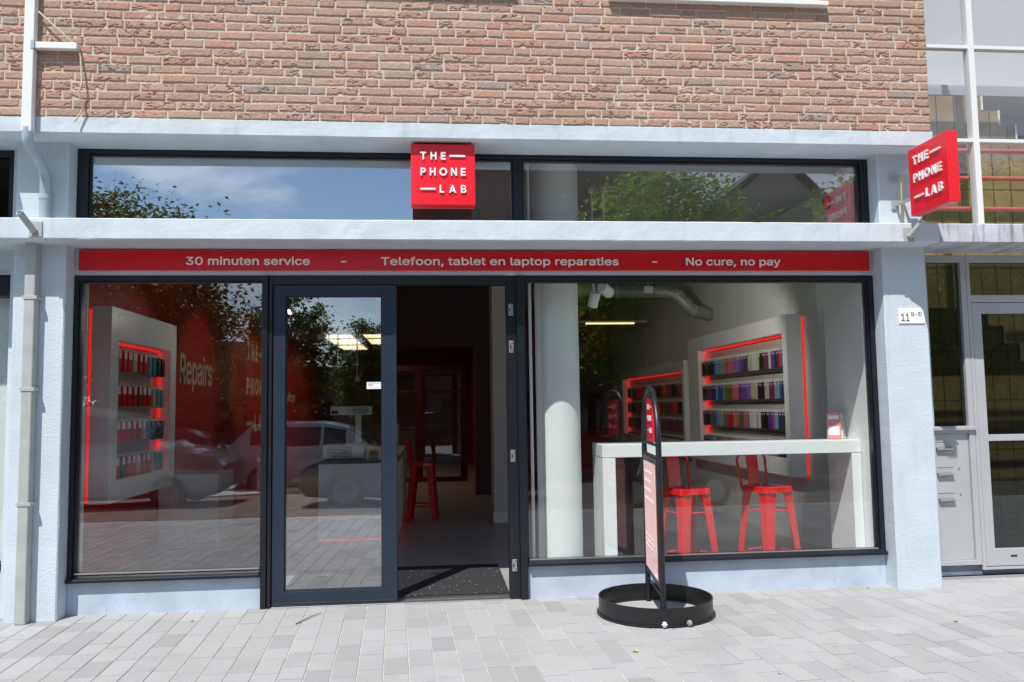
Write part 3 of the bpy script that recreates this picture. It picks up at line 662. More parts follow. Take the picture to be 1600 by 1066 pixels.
# ================================================================== SHOP FURNITURE
t = thing("window_counter", "white bar counter with panel legs standing along the right shop window", "counter", (2.2, .75, .02))
mb = MB(); mb.box(1.262, 3.302, .58, .98, .962, 1.06); mb.build("counter_top", WHITE, t, bevel=.004)
mb = MB(); mb.box(1.264, 1.362, .582, .978, .0205, .960); mb.build("panel_leg", WHITE, t, bevel=.004)
mb = MB(); mb.box(3.225, 3.300, .582, .978, .0205, .960); mb.build("panel_leg", WHITE, t, bevel=.004)
def make_stool(name, label, group):
    t = thing(name, label, "bar stool", (0, 0, 0), group); H = .685; a, b = .135, .186
    mb = MB(); n = 6; ring = []
    def rr(s_, r0, z):
        P = []
        for cx, cy, st in ((1, 1, 0), (-1, 1, 90), (-1, -1, 180), (1, -1, 270)):
            for k in range(n): an = R(st + 90 * k / (n - 1)); P.append((cx * (s_ - r0) + r0 * math.cos(an), cy * (s_ - r0) + r0 * math.sin(an), z))
        return P
    L_ = [rr(.150, .042, H - .045), rr(.145, .042, H - .006), rr(.136, .038, H), rr(.05, .025, H - .008)]
    m = len(L_[0]); vs = sum(L_, []); fs = []
    for j in range(3):
        for k in range(m): fs.append((j * m + k, j * m + (k + 1) % m, (j + 1) * m + (k + 1) % m, (j + 1) * m + k))
    fs.append(tuple(3 * m + k for k in range(m))); mb.add(vs, fs); mb.build("seat", STOOLRED, t, smooth=True)
    for sx in (-1, 1):
        for sy in (-1, 1):
            mb = MB()   # tapered angle-section leg
            top = Vector((sx * .135, sy * .135, H - .04)); bot = Vector((sx * b, sy * b, 0))
            vs = []
            for p, w_ in ((top, .098), (top.lerp(bot, .18), .080), (bot, .054)):
                c = .010
                vs += [p + Vector((-sx * w_, 0, 0)), p + Vector((-sx * c, 0, 0)), p + Vector((0, -sy * c, 0)), p + Vector((0, -sy * w_, 0)),
                       p + Vector((-sx * c, -sy * w_, 0)) + Vector((0, 0, 0)), p + Vector((-sx * c * 1.2, -sy * c * 1.2, 0)), p + Vector((-sx * w_, -sy * c, 0))]
            fs = []
            for j in range(2):
                for k in range(7): fs.append((j * 7 + k, j * 7 + (k + 1) % 7, (j + 1) * 7 + (k + 1) % 7, (j + 1) * 7 + k))
            fs += [tuple(range(7)), tuple(range(14, 21))]; mb.add(vs, fs); mb.build("leg", STOOLRED, t, bevel=.002)
    for z, k in ((.17, .86), (.50, .34)):
        s_ = .135 + (b - .135) * (1 - z / (H - .04)) - .012
        mb = MB()
        P = [(s_, s_), (-s_, s_), (-s_, -s_), (s_, -s_)]
        for q in range(4): mb.tube([(*P[q], z), (*P[(q + 1) % 4], z)], .009 if z < .3 else .006, 8)
        mb.build("stretcher", STOOLRED, t, smooth=True)
    mb = MB(); pts = [(-.135, .135, H - .03)]
    for k in range(5): an = R(180 - 22.5 * k); pts.append((-.10 + .05 * math.cos(an), .168, H + .19 + .05 * math.sin(an)))
    for k in range(5): an = R(90 - 22.5 * k); pts.append((.10 + .05 * math.cos(an), .168, H + .19 + .05 * math.sin(an)))
    pts.append((.135, .135, H - .03)); mb.tube(pts, .0105, 8); bk = mb.build("backrest", STOOLRED, t, smooth=True)
    mb = MB(); mb.prism([(.133, H - .03), (.161, H + .235), (.169, H + .235), (.141, H - .03)], -.060, .060, 'yz'); mb.build("splat", STOOLRED, bk, bevel=.003)
    return t
def copy_tree(o, parent=None):
    c = o.copy(); COL.objects.link(c)
    if parent: c.parent = parent
    for ch in o.children: copy_tree(ch, c)
    return c
s1 = make_stool("bar_stool", "red metal bar stool in front of the lit white wall patch at right", "red metal bar stools")
s1.location = (2.625, .80, .0205); s1.rotation_euler = (0, 0, R(22))
s2 = copy_tree(s1); s2.location = (1.965, .80, .0205); s2.rotation_euler = (0, 0, R(20)); s2["label"] = "red metal bar stool partly hidden behind the pavement sign"
s3 = copy_tree(s1); s3.location = (-.14, 4.55, .0205); s3.rotation_euler = (0, 0, R(84)); s3["label"] = "red metal bar stool in the dim shop beside the reception desk"
# leaflets on the counter
LEAFL = [("leaflet", "pink and white leaflet leaning on the bar counter", (.70, .25, .26), 3.16, .72, 9), ("leaflet", "cream leaflet leaning between two others on the bar counter", (.72, .66, .42), 3.20, .76, 15), ("leaflet", "pale green leaflet leaning against the wall on the bar counter", (.62, .74, .68), 3.245, .80, 21)]
for nm, lab, c, x, y, tl in LEAFL:
    mb = MB(); mb.box(-.052, .052, -.001, .001, 0, .21); mb.box(-.04, .04, -.0016, -.001, .16, .19, 1); mb.box(-.04, .04, -.0016, -.001, .03, .10, 1)
    o = mb.build(nm, [mat("leaflet " + lab[:6], c, rough=.4), LETTER]); o.location = (x, y, 1.064); o.rotation_euler = (R(-14), 0, R(tl - 35)); tag(o, lab, "leaflet", "leaflets on the bar counter")
# reception desk
t = thing("reception_desk", "white reception desk with a thin red light line behind the glazed door", "desk", (-.73, 3.8, .02))
mb = MB(); mb.box(-1.10, -.36, 2.50, 5.4, .125, .835); mb.build("desk_body", WHITE, t, bevel=.004)
mb = MB(); mb.box(-1.09, -.37, 2.51, 5.39, .0205, .110); mb.build("desk_plinth", WHITE, t)
mb = MB(); mb.box(-1.094, -.366, 2.506, 5.394, .110, .125); mb.build("led_strip", mat("dim red led line", (.6, .02, .02), emit=((1, .02, .03), .5)), t)
mb = MB(); mb.box(-1.11, -.35, 2.49, 5.41, .835, .868); mb.build("desk_top", mat("dark desk top", (.05, .05, .05), rough=.4), t, bevel=.003)
# bench instrument
INS = mat("ivory instrument casing", (.60, .64, .60), rough=.45); VENT = mat("dark vent slots", (.03, .035, .035), rough=.6)
t = thing("soldering_machine", "ivory bench instrument with a vented head on a post standing on the desk", "machine", (-.85, 2.68, .868))
mb = MB(); mb.box(-1.075, -.675, 2.58, 2.86, .880, 1.012); q = mb.build("instrument_base", INS, t, bevel=.010)
mb = MB()
for k in range(7): mb.box(-1.03, -.79, 2.5785, 2.5805, .897 + k * .014, .903 + k * .014)
mb.build("vent_grille", VENT, q)
mb = MB(); mb.box(-1.06, -.69, 2.60, 2.84, .8685, .8805); mb.build("instrument_foot", RUBBER, t)
mb = MB(); mb.box(-.772, -.715, 2.70, 2.76, 1.012, 1.30); mb.build("support_post", INS, t, bevel=.005)
mb = MB(); mb.box(-1.003, -.612, 2.60, 2.82, 1.298, 1.384); q = mb.build("instrument_head", INS, t, bevel=.008)
mb = MB(); mb.box(-.99, -.925, 2.598, 2.6005, 1.312, 1.342)
for k in range(5): mb.box(-.79, -.635, 2.5985, 2.6005, 1.312 + k * .013, 1.317 + k * .013)
mb.build("vent_grille", VENT, q)
mb = MB(); mb.box(-1.0, -.80, 2.63, 2.78, 1.262, 1.2975); mb.build("lens_bracket", BLACK, t, bevel=.006)
t = thing("payment_terminal", "small grey payment terminal on the desk beside the bench instrument", "terminal", (-.56, 2.66, .868))
mb = MB(); mb.box(-.63, -.545, 2.60, 2.72, .8685, .955); mb.build("terminal_body", mat("grey plastic", (.25, .26, .26), rough=.4), t, bevel=.008)
mb = MB(); mb.box(-.618, -.557, 2.597, 2.6005, .905, .945); mb.build("screen", VENT, t)
t = thing("computer_monitor", "grey computer monitor facing away on the dim end of the desk", "monitor", (-.47, 3.15, .868))
mb = MB(); mb.box(-.50, -.36, 2.95, 2.975, .98, 1.20); mb.build("screen_housing", mat("monitor grey", (.3, .29, .28), rough=.5), t, bevel=.006)
mb = MB(); mb.box(-.44, -.41, 2.976, 3.0, .88, 1.02); mb.box(-.50, -.36, 2.93, 3.05, .8685, .882); mb.build("stand", RUBBER, t)
# low white cabinet by the red wall
t = thing("low_cabinet", "low white cabinet against the red wall beyond the accessory display", "cabinet", (-2.3, 2.9, .02))
mb = MB(); mb.box(-2.69, -2.12, 2.86, 3.5, .03, .74); q = mb.build("cabinet_body", WHITE, t, bevel=.004)
mb = MB(); mb.box(-2.68, -2.41, 2.851, 2.8595, .05, .72); mb.build("cabinet_door", WHITE, t, bevel=.002); mb = MB(); mb.box(-2.40, -2.13, 2.851, 2.8595, .05, .72); mb.build("cabinet_door", WHITE, t, bevel=.002)
mb = MB(); mb.box(-2.66, -2.15, 2.88, 3.48, .0205, .03); mb.build("cabinet_foot", RUBBER, t)

# ---- interior lamps seen lit
def px_pt(px, py, y):
    d = _f + _r * ((px - 800) / 1291) + _u * ((533 - py) / 1291); return Vector((0, -5.6, 1.362)) + d * ((y + 5.6) / d.y)
for i in range(5):
    y = (8.5, 9.9, 11.4, 8.5, 9.9)[i]; x = (-1.62, -1.62, -1.62, -.93, -.93)[i]
    t = thing("ceiling_panel_light", ("nearest", "middle", "farthest", "near", "far")[i] + " lit square panel in the " + ("long row of three" if i < 3 else "short row of two") + " on the lowered shop ceiling", "ceiling light", (x, y, 2.6), "lit ceiling panels")
    mb = MB(); mb.frame(-.27, .27, -.62, .62, -.014, 0, .02, .02, .02, .02); mb.xf(Matrix.Translation((x, y, 2.606)) @ Matrix(((1, 0, 0, 0), (0, 0, 1, 0), (0, 1, 0, 0), (0, 0, 0, 1)))); mb.build("panel_frame", WHITE, t)
    mb = MB(); mb.box(x - .25, x + .25, y - .60, y + .60, 2.602, 2.612); mb.build("diffuser", PANEL, t)
def spot(name, label, p, tilt, yaw, r=.045, ln=.13, lit=0, zc=3.24, group="white track spotlights", aim=(0, 0, 0)):
    t = thing(name, label, "spotlight", p, group); p = Vector(p)
    M = Matrix.Translation(p) @ Matrix.Rotation(yaw, 4, 'Z') @ Matrix.Rotation(tilt, 4, 'X')
    if lit:
        ld = bpy.data.lights.new("spot_lamp", 'SPOT'); ld.energy = lit; ld.spot_size = R(75); ld.spot_blend = .5; ld.shadow_soft_size = .04; ld.color = (1, .93, .84)
        lo = bpy.data.objects.new("spot_lamp", ld); COL.objects.link(lo); lo.parent = t; tg = Vector(aim)
        lo.location = (tg - p).normalized() * (ln / 2 + .03); lo.rotation_euler = (tg - p).to_track_quat('-Z', 'Y').to_euler()
        q = (p - tg).to_track_quat('Z', 'Y').to_matrix().to_4x4(); M = Matrix.Translation(p) @ q
    mb = MB(); mb.lathe([(.0, ln / 2), (r * .9, ln / 2), (r, ln / 2 - .01), (r, -ln / 2), (r * .86, -ln / 2), (r * .80, -ln / 2 + .02)], n=24); mb.xf(M); mb.build("spot_housing", WHITE, t, smooth=True)
    mb = MB(); mb.lathe([(0, -ln / 2 + .018), (r * .8, -ln / 2 + .018), (r * .8, -ln / 2 + .023), (0, -ln / 2 + .023)], n=20); mb.xf(M); mb.build("lens", SPOTL if lit else VENT, t)
    mb = MB(); mb.tube([p, p + Vector((0, 0, .09)), (p.x, p.y, zc - .03)], .009, 8); mb.box(p.x - .02, p.x + .02, p.y - .05, p.y + .05, zc - .035, zc - .001); mb.build("bracket", WHITE, t)
spot("track_spotlight", "white cylinder spotlight, lower of the pair beside the round column", tuple(px_pt(928, 468, 1.35)), R(28), R(20))
spot("track_spotlight", "white cylinder spotlight, upper of the pair beside the round column", tuple(px_pt(946, 453, 1.35)), R(-35), R(100), r=.05, lit=80, aim=(3.3, 3.4, 1.4))
for i, (px, py, y) in enumerate(((457, 485, 3.2), (503, 525, 4.2), (514, 565, 5.4), (528, 572, 6.2), (558, 593, 6.9))):
    spot("track_spotlight", "small lit spotlight hanging over the desk side, " + ("first", "second", "third", "fourth", "fifth")[i] + " from the street", tuple(px_pt(px, py, y)), R(-55), R(150), r=.035, ln=.10, lit=9, aim=((-2.6, 2.0, 1.5), (-2.7, 4.2, 1.7), (-2.7, 6.8, 1.8), (-2.7, 7.8, 1.8), (-2.7, 11.0, 1.7))[i])
t = thing("tube_lamp", "thin yellowish tube lamp hanging deep in the shop beside the column", "lamp", (2.6, 7.0, 2.5))
pa, pb = px_pt(905, 505, 6.9), px_pt(1010, 503, 6.9)
mb = MB(); mb.box(pa.x, pb.x, 6.87, 6.93, pa.z, pa.z + .03); mb.build("lamp_body", WALLW, t)
mb = MB(); mb.box(pa.x + .1, pb.x - .2, 6.86, 6.90, pa.z - .02, pa.z - .001); mb.build("tube", TUBEL, t)
mb = MB()
for x in (pa.x + .15, pb.x - .15): mb.tube([(x, 6.9, pa.z + .03), (x, 6.9, 3.24)], .003, 6)
mb.build("suspension_wire", BLACK, t)
t = thing("ventilation_duct", "round grey ventilation duct bending down along the shop ceiling", "duct", (2.7, 4.5, 2.8))
P = [px_pt(880, 452, 4.6), px_pt(960, 455, 4.6), px_pt(1040, 456, 4.55), px_pt(1058, 461, 4.5), px_pt(1070, 473, 4.45), px_pt(1080, 484, 4.45)]
P.append(Vector((3.49, 4.5, P[-1].z - .06)))
mb = MB(); mb.tube(P, .085, 16); mb.build("duct_pipe", mat("dull duct metal", (.30, .33, .30), rough=.5, metal=.3), t, smooth=True)
mb = MB()
for k in (1, 3, 5): mb.tube([P[k] + (P[k + 1] - P[k]) * .02, P[k] + (P[k + 1] - P[k]).normalized() * .04], .092, 16)
mb.build("duct_collar", GALV, t)
t = thing("detector_box", "small white box fixed beneath the ventilation duct", "detector", tuple(px_pt(1013, 453, 4.4)))
p = px_pt(1013, 453, 4.4); mb = MB(); mb.box(p.x - .06, p.x + .06, p.y - .02, p.y + .03, p.z - .04, p.z + .045); q = mb.build("detector_housing", WHITE, t, bevel=.006)
mb = MB(); mb.tube([p + Vector((0, 0, .045)), Vector((p.x, p.y, 3.24))], .008, 6); mb.build("detector_rod", WHITE, t)

# ================================================================== SIGNS
t = thing("fascia_sign", "long red fascia strip with silvery lettering above the shop windows", "sign", (.43, .33, 2.35))
mb = MB(); mb.box(-2.44, 3.30, .318, .345, 2.345, 2.487); mb.build("fascia_panel", REDSTRIP, t, bevel=.002)
for s_, a, b in (("30 minuten service", -1.721, -.868), ("-", -.650, -.612), ("Telefoon, tablet en laptop reparaties", -.369, 1.364), ("-", 1.615, 1.653), ("No cure, no pay", 1.871, 2.599)):
    mb = MB(); put_text(mb, s_, (a, .318, 2.384), (1, 0, 0), (0, 0, 1), b - a, .078, bold=.014, depth=.003, cap=.73)
    mb.build("sign_lettering", LETTERSTRIP, t)
for x in (-1.9, -.66, -.3, .9, 2.2, 3.1):
    mb = MB(); mb.lathe([(0, .3165), (.004, .3165), (.0045, .318)], c=(x, 0, 2.36), n=8, axis='y'); mb.build("screw", BLACK, t)

t = thing("hanging_sign", "square red shop sign with raised white letters hanging below the upper ledge over the door", "sign", (.076, .12, 2.73))
mb = MB(); mb.box(-.146, .300, .06, .185, 2.762, 3.192); mb.build("sign_box", RED, t, bevel=.004)
mb = MB(); logo(mb, (-.146, .0595, 3.192), (1, 0, 0), (0, 0, 1), .446, .430, .010); mb.build("sign_lettering", LETTER, t)
mb = MB()
for x in (-.085, .235): mb.box(x - .017, x + .017, .10, .145, 3.192, 3.206); mb.box(x - .035, x + .035, .085, .160, 3.204, 3.2105)
mb.build("hanging_lug", RED, t)

t = thing("projecting_sign", "square red shop sign with raised white letters projecting from the pillar beside the stairwell", "sign", (3.468, -.27, 2.68))
mb = MB(); mb.box(3.430, 3.507, -.495, -.040, 2.676, 3.160); mb.build("sign_box", RED, t, bevel=.005)
mb = MB(); logo(mb, (3.4295, -.040, 3.160), (0, -1, 0), (0, 0, 1), .455, .484, .010); mb.build("sign_lettering", LETTER, t)
for z in (3.03, 2.82):
    mb = MB(); mb.box(3.425, 3.480, .186, .1995, z - .035, z + .035); q = mb.build("wall_plate", GALV, t, bevel=.002)
    mb = MB(); mb.tube([(3.462, .19, z), (3.468, -.042, z)], .014, 4, square=True); mb.build("arm", GALV, t)
mb = MB(); mb.tube([(3.475, .12, 3.01), (3.470, .13, 2.93), (3.475, .14, 2.84), (3.495, .16, 2.73), (3.50, .18, 2.645)], .006, 6); mb.build("power_cable", mat("yellow cable", (.62, .47, .10), rough=.5), t, smooth=True)

t = thing("house_number_plate", "small white enamel house number plate on the pillar beside the entrance", "number plate", (3.54, .195, 1.98))
mb = MB(); mb.box(3.436, 3.640, .1915, .1985, 1.927, 2.040); mb.build("plate", LETTER, t, bevel=.002)
mb = MB(); put_text(mb, "11", (3.455, .1912, 1.947), (1, 0, 0), (0, 0, 1), .062, .076, bold=.006, depth=.001, cap=.73)
put_text(mb, "B-D", (3.533, .1912, 1.982), (1, 0, 0), (0, 0, 1), .082, .042, bold=.0, depth=.001, cap=.73); mb.build("plate_lettering", mat("dark grey enamel", (.09, .08, .08), rough=.4), t)

t = thing("door_sticker", "small white sticker with red writing on the door glass", "sticker", (-.418, .366, 1.53))
p0, p1 = px_pt(573, 608, .3665), px_pt(596, 597, .3665)
mb = MB(); mb.box(p0.x, -.370, .3655, .3675, p0.z, p1.z); mb.build("sticker_card", LETTER, t)
mb = MB(); put_text(mb, "phl", (p0.x + .013, .3653, p0.z + .022), (1, 0, 0), (0, 0, 1), .032, None, bold=.01, depth=.0006); mb.build("sticker_print", mat("faded red print", (.75, .25, .25), rough=.5), t)
mb = MB(); mb.box(p0.x + .004, -.374, .3648, .3654, p1.z - .012, p1.z - .004); mb.box(p0.x + .014, -.39, .3648, .3654, p0.z + .012, p0.z + .015); mb.build("sticker_band", mat("pale blue print", (.45, .65, .78), rough=.5), t)

t = thing("warning_lamp", "small round orange warning lamp on the wall behind the right transom glass", "lamp", (3.30, .93, 3.02))
mb = MB(); mb.lathe([(0, 3.262), (.035, 3.266), (.045, 3.29), (.045, 3.304), (0, 3.304)], c=(0, .93, 3.02), n=24, axis='x'); mb.build("lamp_dome", mat("amber plastic", (.80, .25, .03), rough=.25), t, smooth=True)
mb = MB(); mb.lathe([(.046, 3.292), (.056, 3.292), (.056, 3.3045), (.046, 3.3045)], c=(0, .93, 3.02), n=24, axis='x', closed=True); mb.build("lamp_base", BLACK, t, smooth=True)

# ---- pavement sign
t = thing("pavement_sign", "black framed pavement sign with arched top and red poster standing in a round base", "sign", (1.432, -.19, 0))
pf, pn = Vector((1.474, .145, 0)), Vector((1.392, -.525, 0)); dr = (pf - pn).normalized(); wd = (pf - pn).length; ctr = (pf + pn) / 2
nl = Vector((-dr.y, dr.x, 0))    # normal of the face seen from the camera
if nl.x > 0: nl = -nl
mb = MB(); c0 = (1.432, -.19, 0)
mb.lathe([(.352, .006), (.382, .006), (.382, .014), (.368, .016), (.368, .115), (.361, .115), (.361, .016), (.352, .014)], c=c0, n=96, closed=True)
base = mb.build("base_ring", BLACK, t, smooth=True)
for an in (-97, -73):
    a = R(an); x, y = c0[0] + .386 * math.cos(a), c0[1] + .386 * math.sin(a)
    mb = MB(); mb.lathe([(0, -.011), (.015, -.011), (.018, -.007), (.018, .007), (.015, .011), (0, .011)], n=20, axis='x'); mb.lathe([(0, -.018), (.005, -.018), (.005, .018), (0, .018)], n=10, axis='x')
    mb.xf(Matrix.Translation((x, y, .024)) @ Matrix.Rotation(a + R(90), 4, 'Z')); mb.build("roller", mat("white roller plastic", (.62, .60, .58), rough=.6) if an < -90 else mat("grey roller plastic", (.30, .27, .24), rough=.6), base, smooth=True)
pts = [pn + Vector((0, 0, .008)), pn + Vector((0, 0, 1.10))]
for k in range(1, 20):
    a = math.pi * k / 20; pts.append(ctr - dr * (wd / 2 * math.cos(a)) + Vector((0, 0, 1.10 + .365 * math.sin(a))))
pts += [pf + Vector((0, 0, 1.10)), pf + Vector((0, 0, .008))]
mb = MB(); mb.tube(pts, .019, 12); mb.build("tube_frame", BLACK, t, smooth=True)
def bar(z, r=.011):
    mb.tube([pn + Vector((0, 0, z)), pf + Vector((0, 0, z))], r, 8)
mb = MB(); bar(1.10); bar(1.025, .009); bar(.22); bar(.17, .006); mb.build("cross_bar", BLACK, t, smooth=True)
def slab(mb, a, b, z0, z1, n0, n1):
    P = [ctr + dr * s_ + nl * n_ + Vector((0, 0, z)) for s_ in (a, b) for n_ in (n0, n1) for z in (z0, z1)]
    mb.add(P, [(0, 1, 3, 2), (4, 6, 7, 5), (0, 4, 5, 1), (2, 3, 7, 6), (0, 2, 6, 4), (1, 5, 7, 3)])
h = wd / 2 - .02
mb = MB(); slab(mb, -h, h, .225, 1.015, -.014, .014); mb.build("snap_frame", BLACK, t, bevel=.003)
POST = mat("glossy red poster", (.66, .07, .085), rough=.25, coat=1.0, spec=1.0)
_b = POST.node_tree.nodes["Principled BSDF"]; _b.inputs["Sheen Weight"].default_value = .5; _b.inputs["Sheen Tint"].default_value = (1, .80, .80, 1); _b.inputs["Sheen Roughness"].default_value = .35  # pinkish sheen stands in for grazing glare on the poster
for sg in (1, -1):
    mb = MB(); slab(mb, -h + .045, h - .045, .262, .978, .0145 * sg, .0165 * sg)
    u = -dr if sg > 0 else dr; nn = nl * sg
    if u.cross(Vector((0, 0, 1))).dot(nn) < 0: u = -u
    rl = random.Random(31)
    words = []
    for (l_, w_, z) in ((.09, .40, .90), (.09, .30, .84), (.09, .34, .78), (.09, .42, .72), (.09, .40, .48), (.09, .44, .445), (.09, .33, .41)):
        e_ = 0
        while e_ < w_ - .03:
            ww = rl.uniform(.03, .11); words.append((l_ + e_, min(ww, w_ - e_), z, .022 if z > .6 else .013)); e_ += ww + .014
    for (l_, w_, z, hh) in words:
        a = ctr - u * (.5 * wd - l_) + nn * .0167 + Vector((0, 0, z))
        P = [a, a + u * w_, a + u * w_ + Vector((0, 0, hh)), a + Vector((0, 0, hh))]
        mb.add(P + [p + nn * .0006 for p in P], [(3, 2, 1, 0), (4, 5, 6, 7), (0, 1, 5, 4), (1, 2, 6, 5), (2, 3, 7, 6), (3, 0, 4, 7)], 1)
    _p = mat("pale poster print", (.80, .45, .45), rough=.3); _c = _p.node_tree.nodes["Principled BSDF"]; _c.inputs["Sheen Weight"].default_value = .5; _c.inputs["Sheen Roughness"].default_value = .35
    mb.build("poster", [POST, _p], t)
mb = MB(); slab(mb, -.135, .135, 1.115, 1.400, -.006, .006); hd = mb.build("header_plate", RED, t, bevel=.002)
mb = MB()
for sg in (1, -1):
    nn = nl * sg; u = dr if dr.cross(Vector((0, 0, 1))).dot(nn) > 0 else -dr
    logo(mb, ctr - u * .135 + nn * .0063 + Vector((0, 0, 1.400)), u, Vector((0, 0, 1)), .27, .285, .001)
mb.build("sign_lettering", LETTER, hd)
mb = MB(); mb.tube([ctr + Vector((0, 0, 1.40)), ctr + Vector((0, 0, 1.455))], .006, 8); mb.build("header_hook", BLACK, hd)

# ================================================================== PIPES, BRACKETS
t = thing("drain_pipe", "drainpipe running down the pillar beside the left neighbour", "drainpipe", (-2.66, .1, 0))
mb = MB(); mb.box(-2.668, -2.604, -.062, -.006, 3.20, 4.75); mb.build("white_channel", PVCW, t, bevel=.004)
mb = MB(); mb.tube([(-2.637, -.034, 3.23), (-2.637, -.034, 3.16), (-2.632, -.02, 3.13), (-2.615, .06, 3.06), (-2.602, .125, 3.0), (-2.60, .150, 2.95), (-2.60, .155, 2.64)], .034, 16); mb.build("elbow_pipe", PIPEB, t, smooth=True)
mb = MB(); mb.tube([(-2.60, .155, 2.80), (-2.60, .155, 2.835)], .039, 16); mb.build("pipe_socket", PIPEB, t, smooth=True)
mb = MB(); mb.box(-2.705, -2.635, .125, .1985, .0, 2.503); mb.build("lower_pipe", PIPEG, t, bevel=.008)
for z in (2.13, 1.52, .77):
    mb = MB(); mb.box(-2.712, -2.620, .120, .1995, z - .012, z + .012); mb.build("pipe_clip", PIPEG, t, bevel=.002)
t = thing("bracket_arm", "short white bracket arm sticking out beside the drainpipe on the bricks", "bracket", (-2.47, -.03, 3.79))
mb = MB(); mb.box(-2.604, -2.335, -.058, -.012, 3.762, 3.805); mb.build("arm_channel", PVCW, t, bevel=.003)
mb = MB(); mb.box(-2.62, -2.598, -.066, -.004, 3.755, 3.812); mb.build("arm_clamp", STEEL, t)
t = thing("loose_cable", "thin pale cable drooping from the white bracket arm over the bricks", "cable", (-2.4, -.03, 3.5))
mb = MB()
P = [(60, 18), (75, 32), (95, 50), (115, 68), (122, 76), (126, 90), (127, 110), (128, 130), (123, 145), (126, 157), (130, 165), (127, 175), (120, 185), (116, 190)]
mb.tube([px_pt(a, b, -.04 - .012 * math.sin(i)) for i, (a, b) in enumerate(P)], .006, 8); mb.build("cable_line", mat("beige cable", (.55, .47, .36), rough=.6), t, smooth=True)
def holder(label, p, d):
    t = thing("flagpole_holder", label, "flagpole holder", p, "flagpole holders"); p = Vector(p); d = Vector(d).normalized()
    mb = MB(); mb.box(p.x - .038, p.x + .045, -.010, -.001, p.z - .035, p.z + .07); mb.build("base_plate", PIPEG, t, bevel=.003)
    mb = MB(); e = p + d * .135
    q = d.to_track_quat('Z', 'Y').to_matrix().to_4x4()
    b2 = MB(); b2.lathe([(.0, .0), (.021, 0), (.021, .145), (.024, .146), (.024, .152), (.016, .152), (.016, .02), (0, .02)], n=20); b2.xf(Matrix.Translation(p + Vector((0, -.008, 0))) @ q); b2.build("socket_tube", PIPEG, t, smooth=True)
holder("pale tilted flagpole holder on the ledge beside the drainpipe", (-2.585, -.010, 2.545), (-.28, -.62, .62))
holder("pale tilted flagpole holder on the ledge under the projecting sign", (3.425, -.010, 2.535), (.34, -.60, .64))

# ================================================================== STAIRWELL AND ENTRANCE TO THE RIGHT
t = thing("stairwell_front", "glazed stairwell front with grey aluminium entrance door beside the brick corner", "entrance", (4.6, .4, 0))
YG = .30
mb = MB()
mb.box(4.165, 4.213, YG - .03, YG + .04, 2.645, 7.0); mb.box(5.30, 5.348, YG - .03, YG + .04, 2.645, 7.0)
for z in (3.355, 4.10, 4.85, 5.6): mb.box(3.66, 5.9, YG - .022, YG + .035, z - .014, z + .014)
q = mb.build("curtain_wall", PVCW, t, bevel=.002)
mb = MB(); mb.box(3.65, 5.9, YG, YG + .008, 2.645, 7.0); mb.build("pane", STAIRGLASS, q)
mb = MB()
for z in (3.31, 3.09, 2.845): mb.tube([(3.70, YG + .10, z), (5.9, YG + .10, z)], .019, 12)
mb.build("railing", mat("pinkish red railing", (.62, .13, .13), rough=.4), t, smooth=True)
def tile_mat():
    m_ = TILE; n = m_.node_tree.nodes; l = m_.node_tree.links; b = n["Principled BSDF"]; src = b.inputs["Base Color"].links[0].from_socket
    g = n.new("ShaderNodeNewGeometry"); sx = n.new("ShaderNodeSeparateXYZ"); cx = n.new("ShaderNodeCombineXYZ"); br = n.new("ShaderNodeTexBrick")
    br.offset = 0; br.inputs["Scale"].default_value = 1; br.inputs["Brick Width"].default_value = .16; br.inputs["Row Height"].default_value = .45; br.inputs["Mortar Size"].default_value = .006
    br.inputs["Color1"].default_value = (1, 1, 1, 1); br.inputs["Color2"].default_value = (.9, .9, .88, 1); br.inputs["Mortar"].default_value = (.3, .3, .3, 1)
    x = n.new("ShaderNodeMix"); x.data_type = 'RGBA'; x.blend_type = 'MULTIPLY'; x.inputs[0].default_value = 1
    l.new(g.outputs["Position"], sx.inputs[0]); l.new(sx.outputs[0], cx.inputs[0]); l.new(sx.outputs[2], cx.inputs[1]); l.new(cx.outputs[0], br.inputs["Vector"])
    l.new(src, x.inputs[6]); l.new(br.outputs[0], x.inputs[7]); l.new(x.outputs[2], b.inputs["Base Color"])
tile_mat()
for zt, zb, nm, xs_, yy in ((2.20, .02, 0, 5.108, 1.55), (3.97, 2.66, 1, 4.74, .95)):
    pts = [(3.66, zb), (6.4, zb)]; x = xs_; z = zt; up = [(3.66, z)]
    while x < 6.4 and z > zb + .1: up += [(x, z), (x, z - .165)]; x += .15; z -= .165 if not nm else .125; up[-1] = (up[-1][0], z)
    pts += [(6.4, z)] + up[::-1]
    mb = MB(); mb.prism(pts, yy, yy + .05, 'xz'); q = mb.build("stair_side", TILE, t)
    mb = MB()
    for k in range(1, len(up) - 1, 2): mb.box(up[k][0] - .012, up[k][0] + .004, yy - .01, yy - .001, up[k + 1][1] + .004, up[k][1] + .004)
    mb.build("stair_nosing", PVCW, q)
mb = MB(); mb.box(3.66, 6.4, 2.3, 2.4, .02, 4.1); mb.build("stair_back_wall", TILE, t)
mb = MB(); mb.box(3.66, 6.4, 2.3, 2.4, 4.1, 7.0); mb.build("stair_upper_wall", mat("stairwell plaster", (.50, .49, .50), rough=.8), t)
mb = MB(); mb.box(3.66, 6.4, 1.75, 2.3, 4.30, 4.40); mb.build("stair_landing", mat("landing soffit", (.40, .39, .41), rough=.8), t)
mb = MB(); mb.box(3.66, 6.4, .45, 2.4, -.02, .02); mb.build("entrance_floor", FLOORI, t)
LEDG2 = mat("stained bare concrete", (.50, .53, .58), rough=.85, bump=(35, .5), var=(6, .15))
